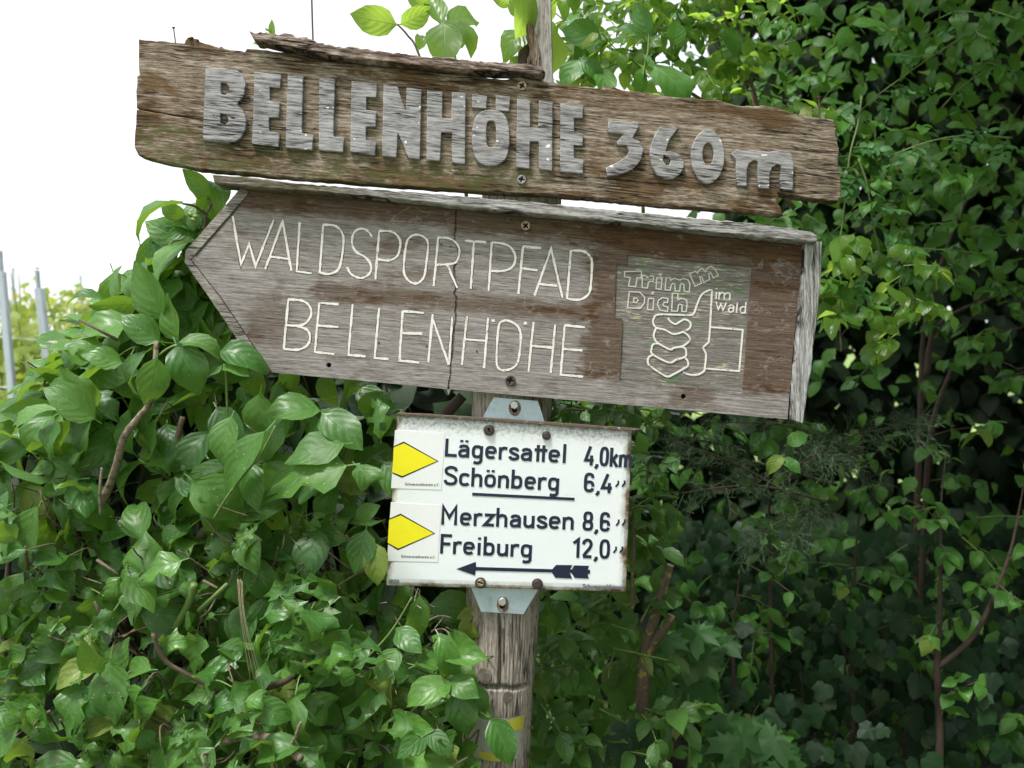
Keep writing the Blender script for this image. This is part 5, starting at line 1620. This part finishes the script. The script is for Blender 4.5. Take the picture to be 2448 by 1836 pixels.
for pts, ys, r0, r1, m_ in [
    ([(2262, 1080), (2250, 1200), (2249, 1300), (2248, 1400), (2246, 1486), (2240, 1589), (2247, 1754), (2245, 1860), (2245, 2300)], [2.25, 2.22] + [2.2] * 7, .0012, .012, 'red_bark'),
    ([(2462, 1080), (2440, 1200), (2415, 1320), (2372, 1434), (2322, 1527), (2240, 1596)], [2.35, 2.3, 2.25, 2.22, 2.2, 2.2], .001, .008, 'red_bark'),
    ([(1822, 980), (1830, 1100), (1838, 1205), (1840, 1300), (1842, 1403), (1846, 1700)], [2.4] * 6, .001, .007, 'red_bark'),
    ([(1775, 1330), (1760, 1440), (1752, 1545), (1754, 1660), (1750, 2000)], [2.3] * 5, .001, .008, 'red_bark'),
    ([(2070, 1100), (2052, 1250), (2043, 1362), (2045, 1450), (2038, 1560), (2040, 1900)], [2.5] * 6, .001, .008, 'red_bark'),
    ([(2500, 760), (2448, 780), (2340, 820), (2290, 860), (2230, 1010), (2210, 1250), (2190, 1700)], [2.7] * 5 + [2.8, 2.9], .0012, .011, 'red_bark'),
    ([(2500, 660), (2420, 700), (2310, 735), (2235, 790), (2215, 900)], [3.1] * 5, .002, .011, 'vine_bark'),
    ([(2440, 250), (2300, 500), (2215, 760), (2200, 1000), (2190, 1400), (2195, 2000)], [3.45] * 6, .003, .017, 'vine_bark'),
    ([(2448, 890), (2380, 860), (2290, 855)], [2.7] * 3, .001, .004, 'twig_bark'),
    ([(1660, 130), (1720, 160), (1800, 210), (1900, 250)], [2.5] * 4, .001, .003, 'twig_bark'),
    ([(2010, 700), (2008, 780), (2011, 840)], [2.0] * 3, .0012, .002, 'pale_twig')]:
    W3 = [P(x, y, yy) for (x, y), yy in zip(pts, ys)]
    thick.stem(W3, r0, r1, m_, own='trunk' if r1 > .015 else 'branch')
    sm = smooth_pts(W3, 6)
    for k in range(7 if r1 > .0045 else 3):             # side twigs with leaves
        q = sm[rt.randrange(0, int(len(sm) * .8))]
        spray(thick, q, Vector((rt.uniform(-1, 1), rt.uniform(-.9, -.1), rt.uniform(-.1, .7))), rt.randint(1, 2), rt.uniform(.05, .072), rt.uniform(.07, .16), DOG + OVAL, .5, stemmat='twig_bark', r=.0011)

random.seed(88)
edge = Plant('dogwood_branch', 'sunlit dogwood branch with bright leaves against the sky right of the stake', 'shrub', P(1700, 330, 2.2), M['dogwood_lit'], keep=200)
re_ = random.Random(3)
for k in range(95):
    px = 1345 + 560 * re_.random() ** 1.2; py = re_.uniform(-80, 300)
    if px < 1530 and re_.random() < .35: continue
    spray(edge, P(px, py, re_.uniform(1.95, 2.3)), Vector((re_.uniform(-1, .2), re_.uniform(-.8, 0), re_.uniform(-.3, .6))), re_.randint(1, 3), re_.uniform(.05, .078), re_.uniform(.08, .18), DOG + OVAL, .5, r=.0012)
for k in range(30):
    px, py = re_.uniform(1960, 2200), re_.uniform(560, 800)
    if k < 22: spray(edge, P(px, py, re_.uniform(1.95, 2.15)), Vector((re_.uniform(-1, .6), -.6, re_.uniform(-.3, .3))), 1, re_.uniform(.055, .078), .07, DOG, .6, r=.0012)
for pts in ([(1380, 60), (1450, 110), (1600, 190), (1750, 300), (1900, 500)], [(1700, -60), (1740, 60), (1790, 180), (1850, 400)]):
    edge.stem([P(x, y, 2.2) for x, y in pts], .0022, .006, 'twig_bark', own='branch')

# unseen tree inferred from the dark right side; crown shaped to block light
tree = Plant('unseen_shade_tree', 'broad unseen tree crown shading the thicket from above on the right', 'tree', (2.6, 2.6, 0), M['dogwood_far'], keep=0)
tree.stem([(2.6, 2.7, -.05), (2.55, 2.65, 1.5), (2.4, 2.5, 2.6), (1.9, 2.2, 3.4)], .14, .06, 'vine_bark', own='trunk')
tree.stem([(2.45, 2.55, 2.3), (2.9, 2.0, 3.1), (3.1, 1.2, 3.6)], .07, .03, 'vine_bark', own='limb')
for k in range(5200):                                   # its crown, extended low at the right and behind the camera to cut light
    x, y, z = rt.uniform(1.3, 4.5), rt.uniform(-4.5, 1.6), rt.uniform(0.5, 5.0)
    if x < 1.3 + 0.12 * max(0, 2.4 - z) or x / max(y, .1) < .75: continue
    tree.leaf(rt.choice(LOWD), Vector((x, y, z)), Vector((rt.gauss(0, .8), rt.gauss(0, .8), -.5)), Vector((-.5, 0, .8)) + RV(.3), rt.uniform(.18, .26))
for k in range(7000):
    x, y = rt.uniform(.55, 4.4), rt.uniform(0.2, 6.2)
    z = 2.8 + 0.3 * rt.random() + max(0, (y - 1.6)) * 0.42 + 0.7 * rt.random()
    if z < 1.62 + 0.49 * y or x < .55 + .25 * y * rt.random(): continue
    d = Vector((rt.gauss(0, .8), rt.gauss(0, .8), -.4 + rt.gauss(0, .4)))
    tree.leaf(rt.choice(LOWD), Vector((x, y, z)), d, Vector((0, -.1, 1)) + Vector((rt.gauss(0, .35), rt.gauss(0, .35), rt.gauss(0, .2))), rt.uniform(.15, .21))

# cut stump with yellow lichen
stump = thing('lichen_stump', 'sawn-off forked shrub stem with yellow lichen beside the post', 'stump', P(1535, 1710, 1.86))
mb = MB(); pts = [P(*p) for p in ((1532, 1900, 1.88), (1535, 1700, 1.86), (1538, 1600, 1.86), (1545, 1550, 1.85), (1560, 1495, 1.84), (1585, 1410, 1.83), (1601, 1352, 1.83))]
mb.tube(smooth_pts(pts, 4), [.0155 - .0065 * i / 24 for i in range(25)], 14, .10); mb.build('stem', M['lichen_bark'], stump, True)
mb = MB(); pts = [P(*p) for p in ((1540, 1580, 1.86), (1565, 1535, 1.83), (1588, 1505, 1.81), (1605, 1472, 1.80))]
mb.tube(smooth_pts(pts, 4), [.0095 - .0015 * i / 12 for i in range(13)], 12, .10); mb.build('stub', M['lichen_bark'], stump, True)
for a, b_, r_ in ((P(1601, 1352, 1.83), P(1602, 1349, 1.83), .0088), (P(1605, 1472, 1.80), P(1606, 1470, 1.80), .0078)):
    mb = MB(); mb.tube([a, b_], r_, 12); mb.build('cut_face', M['cut_wood'], stump)
pole2 = thing('bare_twig', 'thin lichened twig standing just right of the enamel sign', 'twig', P(1512, 1450, 1.7))
mb = MB(); mb.tube(smooth_pts([P(1512, 1455, 1.7), P(1512, 1370, 1.7), P(1516, 1310, 1.7), P(1514, 1200, 1.7)], 4), .0035, 8, .1); mb.build('stem', M['lichen_bark'], pole2, True)

# privet-like bush right of the post
random.seed(41)
priv = Plant('privet_bush', 'light green bush with slim pointed leaves between the post and the stump', 'shrub', P(1400, 1750, 1.75), M['privet'])
rp = random.Random(4)
for k in range(86):
    px, py = rp.uniform(1250, 1560), rp.uniform(1020, 1880)
    if px > 1460 + (py - 1400) * .12 and py > 1200 and rp.random() < .5: continue
    if py < 1450 and px < 1530 and rp.random() < .6: continue
    spray(priv, P(px, py, rp.uniform(1.68, 1.86)), Vector((rp.uniform(-1, 1), rp.uniform(-1, .1), rp.uniform(-.2, 1))), rp.randint(1, 2), rp.uniform(.045, .072), rp.uniform(.05, .12), [DOG[0], DOG[1], DOG[5], SLIM[0], DMG[0]], .3)
for k in range(16):                                     # the tuft that shows between the arrow board and the enamel sign
    spray(priv, P(rp.uniform(1320, 1550), rp.uniform(960, 1030), rp.uniform(1.60, 1.75)), Vector((rp.uniform(-1, 1), -.4, rp.uniform(-.2, .8))), 1, rp.uniform(.045, .07), .06, [DOG[0], SLIM[0], SLIM[1]], .2)
for k in range(500):
    px, py = rp.uniform(1230, 1600), rp.uniform(960, 2100)
    priv.leaf(rp.choice(LOWD), P(px, py, rp.uniform(1.85, 2.25)), Vector((rp.gauss(0, .8), -.2, -.5 + rp.gauss(0, .5))), Vector((-.1, -.5, .8)) + RV(.35), rp.uniform(.05, .085))
for pts in ([(1448, 1000), (1440, 1100), (1430, 1300)], [(1500, 1010), (1480, 1080), (1470, 1200)]):
    priv.stem([P(x, y, 1.72) for x, y in pts], .0035, .005, 'pale_twig', own='branch')

# ------------------------------------------------------------------ wild rose sprays in front of the thicket
random.seed(52)
def rose(label, main, n_leaves, seed):
    pl = Plant('wild_rose', label, 'shrub', main[-1], M['rose'], 'wild rose sprays in the thicket', 'leaflet', keep=120)
    pts = smooth_pts(main, 8)
    pl.stem(main, .0028, .0014, 'green_stem', own='stem')
    r = random.Random(seed)
    for k in range(n_leaves):
        i = int(len(pts) * (k + .5) / n_leaves)
        p = pts[min(i, len(pts) - 1)]
        d = Vector((r.choice((-1, 1)) * r.uniform(.4, 1), r.uniform(-.6, 0), r.uniform(-.7, .3))).normalized()
        rach = r.uniform(.06, .085)
        e = p + d * rach + Vector((0, 0, -.012))
        pl.stem([p, p.lerp(e, .5) + Vector((0, 0, .004)), e], .0009, .0006, 'green_stem', 4)
        up = Vector((0, -.6, .75)) + RV(.25)
        s_ = d.cross(up).normalized()
        for q in (.35, .62, .88):
            b = p.lerp(e, q)
            for sg in (-1, 1):
                pl.leaf(r.choice(OVAL), b, s_ * sg + d * .35, up + RV(.15), r.uniform(.021, .032))
        pl.leaf(r.choice(OVAL), e, d, up, r.uniform(.026, .034))


rose('wild rose spray of small leaflets hanging right of the top board', [P(*p) for p in ((2052, 380, 2.05), (2072, 440, 2.05), (2088, 540, 2.06), (2098, 620, 2.08), (2030, 690, 2.12))], 9, 1)
rose('wild rose spray arching across at the upper right edge', [P(*p) for p in ((2420, 330, 2.1), (2300, 325, 2.1), (2200, 345, 2.1), (2090, 390, 2.12))], 9, 2)
rose('wild rose spray high in the dark upper right corner', [P(*p) for p in ((2300, 90, 2.2), (2220, 140, 2.2), (2150, 190, 2.22), (2080, 240, 2.25))], 9, 3)
rose('wild rose spray low against the top board end', [P(*p) for p in ((2060, 230, 2.1), (2050, 300, 2.08), (2030, 380, 2.06), (2010, 560, 2.05), (1985, 600, 2.05))], 8, 4)

# ------------------------------------------------------------------ ivy and maple seedlings low on the right
random.seed(63)
ri = random.Random(8)
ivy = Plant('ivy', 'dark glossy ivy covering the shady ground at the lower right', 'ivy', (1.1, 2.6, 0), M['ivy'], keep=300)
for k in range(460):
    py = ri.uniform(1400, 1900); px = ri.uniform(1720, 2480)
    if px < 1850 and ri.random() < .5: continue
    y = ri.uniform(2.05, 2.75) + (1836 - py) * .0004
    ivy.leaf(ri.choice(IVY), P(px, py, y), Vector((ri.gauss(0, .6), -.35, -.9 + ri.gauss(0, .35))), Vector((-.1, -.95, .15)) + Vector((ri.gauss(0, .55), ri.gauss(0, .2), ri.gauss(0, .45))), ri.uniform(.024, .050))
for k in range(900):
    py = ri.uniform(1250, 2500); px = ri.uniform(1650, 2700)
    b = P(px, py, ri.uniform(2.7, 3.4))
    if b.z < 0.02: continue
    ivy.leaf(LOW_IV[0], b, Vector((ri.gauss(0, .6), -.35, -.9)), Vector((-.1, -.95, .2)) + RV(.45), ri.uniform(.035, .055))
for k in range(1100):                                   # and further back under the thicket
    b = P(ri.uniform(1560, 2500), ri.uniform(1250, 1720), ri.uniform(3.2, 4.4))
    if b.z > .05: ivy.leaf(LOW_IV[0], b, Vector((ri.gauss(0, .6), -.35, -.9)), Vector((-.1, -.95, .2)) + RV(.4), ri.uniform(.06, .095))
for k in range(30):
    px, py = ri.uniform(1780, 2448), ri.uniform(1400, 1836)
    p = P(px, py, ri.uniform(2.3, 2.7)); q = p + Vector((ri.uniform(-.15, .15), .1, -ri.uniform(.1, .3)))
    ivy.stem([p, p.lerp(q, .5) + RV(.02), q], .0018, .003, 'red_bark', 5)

rm = random.Random(14)
for i, (lab, cx, cy, n_) in enumerate((('maple seedling with lobed leaves under the juniper', 1640, 1560, 13), ('maple seedling with lobed leaves at the bottom edge right of the stump', 1800, 1790, 14))):
    mp = Plant('maple_seedling', lab, 'seedling', P(cx, 2000, 2.1), M['maple'], 'maple seedlings')
    mp.stem([P(cx, 2050, 2.12), P(cx + 10, 1900, 2.12), P(cx, cy - 40, 2.1)], .004, .002, 'green_stem', own='stem')
    for k in range(n_):
        b = P(cx + rm.uniform(-95, 95), cy + rm.uniform(-75, 75), rm.uniform(1.98, 2.15))
        mp.leaf(rm.choice(MAP), b, Vector((rm.gauss(0, .5), -.4, -.8)), Vector((-.1, -.7, .65)) + RV(.2), rm.uniform(.055, .085))
        mp.stem([b, Vector(P(cx, cy + 20, 2.1)).lerp(b, .4), P(cx, cy + 60, 2.1)], .0008, .0012, 'green_stem', 4)
    for k in range(10):
        mp.leaf(MAP[0], P(cx + rm.uniform(-90, 90), cy + rm.uniform(0, 200), 2.3), Vector((rm.gauss(0, .5), -.4, -.8)), Vector((0, -.6, .7)) + RV(.2), .06)

# young ivy by the post's foot
yi = Plant('young_ivy', 'pale-veined ivy runner low beside the post', 'ivy', P(1480, 1800, 1.7), M['ivy'])
for (px, py, s_) in ((1500, 1740, .055), (1470, 1770, .05), (1525, 1760, .05), (1440, 1790, .045), (1500, 1810, .05), (1545, 1800, .045)):
    yi.leaf(ri.choice(IVY), P(px, py, 1.66 + ri.uniform(-.03, .03)), Vector((ri.gauss(0, .4), -.2, -.9)), Vector((-.1, -.85, .4)) + RV(.1), s_)
yi.stem([P(1500, 1720, 1.68), P(1480, 1780, 1.68), P(1500, 1860, 1.7), P(1490, 2100, 1.75)], .0015, .002, 'green_stem', own='stem')

# ------------------------------------------------------------------ juniper branches under the arrow board's end
rj = random.Random(31)
jun = thing('juniper', 'feathery dark juniper branches below the right end of the arrow board', 'conifer', P(1800, 1350, 2.35))
limbs = []
for (x0, y0, x1, y1, yy) in ((1960, 1230, 1520, 1030, 2.1), (2000, 1160, 1560, 1100, 2.15), (1980, 1200, 1620, 1180, 2.1), (2050, 1080, 1700, 1010, 2.2), (1900, 1120, 2180, 1020, 2.1), (1880, 1150, 2000, 1090, 2.0), (1960, 1250, 1800, 1290, 2.1), (2000, 1230, 1900, 1290, 2.1), (1850, 1100, 1480, 1060, 2.2), (1900, 1060, 2080, 1150, 2.2)):
    a, b_ = P(x0, y0, yy + .1), P(x1, y1, yy - .05)
    mid = a.lerp(b_, .5) + Vector((0, 0, .03))
    pts = smooth_pts([a, mid, b_], 8)
    mb = MB(); mb.tube(pts, [.004 - .003 * i / (len(pts) - 1) for i in range(len(pts))], 6, .1)
    mb.build('branch', M['red_bark'], jun, True)
    limbs.append(pts)
nv_, nf_ = [], []
def needle(p, d, L, w):
    s_ = d.cross(Vector((rj.gauss(0, .4), -1, rj.gauss(0, .4)))).normalized() * w
    k = len(nv_)
    nv_.extend([p - s_, p + s_, p + d * L + s_ * .3, p + d * L - s_ * .3]); nf_.append((k, k + 1, k + 2, k + 3))
for pts in limbs:
    for q in range(46):
        i = rj.randrange(3, len(pts))
        p = pts[i] + RV(.006) * 1
        t = (pts[i] - pts[i - 1]).normalized()
        d = (t + Vector((rj.gauss(0, .7), rj.gauss(-.2, .4), rj.gauss(-.1, .7)))).normalized()
        L = rj.uniform(.04, .10)
        needle(p, d, L, .0008)
        for s_ in range(10):
            b = p + d * L * (s_ + 1) / 10
            d2 = (d + Vector((rj.gauss(0, .6), rj.gauss(0, .5), rj.gauss(0, .6)))).normalized()
            needle(b, d2, rj.uniform(.012, .03), .0007)
            needle(b + d2 * .008, (d2 + RV(.5)).normalized(), rj.uniform(.008, .016), .0006)
o = obj('needles', nv_, nf_, M['juniper'], jun)
o['kind'] = 'stuff'

# ------------------------------------------------------------------ vineyard
rv = random.Random(19)
vine_lab = ['nearest grapevine at the left edge of the photo', 'grapevine between the two nearest zinc posts', 'grapevine just right of the tall zinc post', 'second-row grapevine behind the zinc post', 'second-row grapevine behind the hedge top', 'far-row grapevine against the white sky', 'far-row grapevine fading behind the hedge leaves', 'far-row grapevine at the left edge']
vspots = [(-3.05, 5.0), (-2.45, 5.3), (-1.75, 5.6), (-3.3, 7.2), (-2.3, 7.6), (-5.0, 10.2), (-3.9, 10.6), (-6.1, 10.0)]
for i, (x, y) in enumerate(vspots):
    g0 = ground_z(x, y)
    pl = Plant('grapevine', vine_lab[i], 'grapevine', (x, y, g0), M['vine'], 'grapevines in the vineyard rows', keep=0)
    pl.stem([(x, y, g0 - .05), (x + .03, y, g0 + .4), (x - .02, y, g0 + .8), (x + .04, y, g0 + 1.0)], .04, .026, 'vine_bark', own='trunk')
    for s_ in (-1, 1):
        pl.stem([(x + .04, y, g0 + .98), (x + s_ * .3, y, g0 + 1.1), (x + s_ * .55, y, g0 + 1.08)], .02, .012, 'vine_bark')
    for q in range(9):
        xx = x + rv.uniform(-.55, .55)
        pl.stem([(xx, y, g0 + 1.0), (xx + rv.uniform(-.1, .1), y + rv.uniform(-.1, .1), g0 + 1.5), (xx + rv.uniform(-.15, .15), y + rv.uniform(-.2, .2), g0 + rv.uniform(1.7, 2.1))], .006, .003, 'green_stem', 4)
    wdt = .62 if i < 3 else .85
    for q in range(620):
        zz = g0 + .75 + (1.08 if i < 3 else 1.35) * rv.random() ** .8 + (.12 * math.sin(x * 5 + q) if q % 5 == 0 else 0)
        pl.leaf(LOW_IV[0], Vector((x + rv.uniform(-wdt, wdt), y + rv.gauss(0, .13), zz)), Vector((rv.gauss(0, .7), rv.gauss(0, .5), -.6)), Vector((-.2, -.5, .8)) + RV(.4), rv.uniform(.05, .085))
for lab, top_, bot_, y, w, rod in (
        ('tall zinc vineyard post with wire left of the hedge', (94, 690), (118, 895), 4.75, .042, (88, 640)), ('zinc vineyard post cut by the left edge of the photo', (4, 650), (26, 900), 4.6, .036, (0, 600)),
        ('thin far vineyard post showing over the vines beside the left edge', (33, 690), (36, 800), 9.4, .04, (31, 640)), ('thin far vineyard post between the tall zinc post and the hedge', (194, 705), (196, 800), 9.8, .04, (192, 655)),
        ('thin far vineyard post just left of the hedge top', (288, 705), (292, 800), 9.6, .04, (282, 655))):
    A, B = P(*top_, y), P(*bot_, y)
    gz = ground_z(B.x, y)
    f = (A.z - gz + .1) / (A.z - B.z)
    C0 = A + (B - A) * f
    t = thing('vineyard_post', lab, 'post', (C0.x, y, gz), 'vineyard posts')
    # C-shaped rolled profile
    prof = [(-.5, .35), (-.5, -.4), (-.35, -.5), (.35, -.5), (.5, -.4), (.5, .35), (.36, .35), (.36, -.34), (-.36, -.34), (-.36, .35)]
    vs = [p_ + Vector((a * w, b_ * w, 0)) for p_ in (C0, A) for a, b_ in prof]
    m_ = len(prof)
    mb = MB(); mb.add(vs, [(k, (k + 1) % m_, m_ + (k + 1) % m_, m_ + k) for k in range(m_)])
    mb.build('profile', M['zinc_post'], t)
    tip = MB(); tip.tube([A - Vector((0, 0, .05)), P(*rod, y)], .013, 6); tip.build('rod', M['zinc_post'], t)
wl = ['topmost', 'upper', 'middle', 'lower middle', 'lowest']
for k, (za, zb) in enumerate(((2.1, 1.98), (1.72, 1.62), (1.45, 1.35), (1.12, 1.02), (.85, .75))):
    mb = MB()
    mb.tube([(-6.5, 4.55, za + .45), (-2.6, 4.72, za + .12), (1.0, 5.2, zb - .2)], .0035, 5)
    o = mb.build('wire', M['wire'])
    o['label'] = wl[k] + ' of the wires strung along the nearest vine row'; o['category'] = 'wire'; o['group'] = 'vineyard wires'
# grass between the rows
gvv, gff = [], []
for k in range(9000):
    x, y = rv.uniform(-7, -1.2), 3.4 + 8.5 * rv.random() ** 1.5
    z = ground_z(x, y); hgt = rv.uniform(.08, .24); a = rv.uniform(0, 6.28); w = .006
    i = len(gvv)
    dx, dy = math.cos(a) * w, math.sin(a) * w
    lx_, ly_ = rv.gauss(0, .06), rv.gauss(0, .06)
    gvv += [(x - dx, y - dy, z - .01), (x + dx, y + dy, z - .01), (x + lx_ * .5 + dx * .6, y + ly_ * .5, z + hgt * .6), (x + lx_, y + ly_, z + hgt)]
    gff += [(i, i + 1, i + 2), (i, i + 2, i + 3)]
o = obj('grass', gvv, gff, M['grass'])
o['kind'] = 'stuff'; o['label'] = 'long green grass between the vineyard rows'; o['category'] = 'grass'

# ------------------------------------------------------------------ which leaves show: the largest become objects of their own, the rest one mass per plant
for pl in Plant.all:
    pl.finish_stems()
bpy.context.view_layer.update()
VV, FF, own = [], [], []
nb = 0
for ob in [o_ for o_ in bpy.data.objects if o_.type == 'MESH' and o_.name not in ('ground', 'grass')]:
    me = ob.data
    co = np.zeros(len(me.vertices) * 3, dtype=np.float32); me.vertices.foreach_get('co', co)
    co = co.reshape(-1, 3) + np.array(LOC[ob], dtype=np.float32)
    VV.append(co)
    for p in me.polygons:
        FF.append(tuple(i + nb for i in p.vertices)); own.append(-1)
    nb += len(co)
allL = [(pl, i) for pl in Plant.all for i in range(len(pl.leaves))]
world_v = []
for k, (pl, i) in enumerate(allL):
    sh, mt, hero = pl.leaves[i]
    A = np.array(mt)
    w = sh.v @ A[:3, :3].T + A[:3, 3]
    world_v.append(w)
    VV.append(w.astype(np.float32))
    for f in sh.f:
        FF.append(tuple(j + nb for j in f)); own.append(k)
    nb += len(w)
bvh = BVHTree.FromPolygons(np.concatenate(VV).tolist(), FF)
hits = np.zeros(len(allL), dtype=int)
for py in range(4, 1836, 9):
    for px in range(4, 2448, 9):
        d = P(px, py, 1.0) - EYE
        r_ = bvh.ray_cast(EYE, d)
        if r_[2] is not None and own[r_[2]] >= 0:
            hits[own[r_[2]]] += 1
pos = 0
for pl in Plant.all:
    n_ = len(pl.leaves)
    hh = hits[pos:pos + n_]
    order = [int(i) for i in np.argsort(-hh, kind='stable') if hh[i] >= 2][:pl.keep]
    sel = set(order)
    off = LOC[pl.t]
    for i in order:
        sh, mt, hero = pl.leaves[i]
        o = bpy.data.objects.new(pl.leafname, sh.mesh(pl.leafname, pl.mat))
        COL.objects.link(o)
        o.parent = pl.t
        o.matrix_basis = Matrix.Translation(-off) @ mt
    rest = [i for i in range(n_) if i not in sel]
    if rest:
        V = np.concatenate([world_v[pos + i] for i in rest]) - np.array(off)
        UVv = np.concatenate([pl.leaves[i][0].uv for i in rest])
        rn = np.concatenate([np.full(len(world_v[pos + i]), rng.random()) for i in rest])
        F = []; b = 0
        for i in rest:
            for f in pl.leaves[i][0].f:
                F.append(tuple(j + b for j in f))
            b += len(world_v[pos + i])
        me = bpy.data.meshes.new('foliage')
        me.from_pydata(V.tolist(), [], F)
        li = np.zeros(len(me.loops), dtype=np.int32); me.loops.foreach_get('vertex_index', li)
        ul = me.uv_layers.new(name='UVMap'); ul.data.foreach_set('uv', UVv[li].astype(np.float32).ravel())
        at = me.attributes.new('rnd', 'FLOAT', 'POINT'); at.data.foreach_set('value', rn.astype(np.float32))
        me.polygons.foreach_set('use_smooth', [True] * len(me.polygons))
        me.materials.append(pl.mat); me.update()
        o = link('foliage', me, pl.t)
        o['kind'] = 'stuff'
    pos += n_
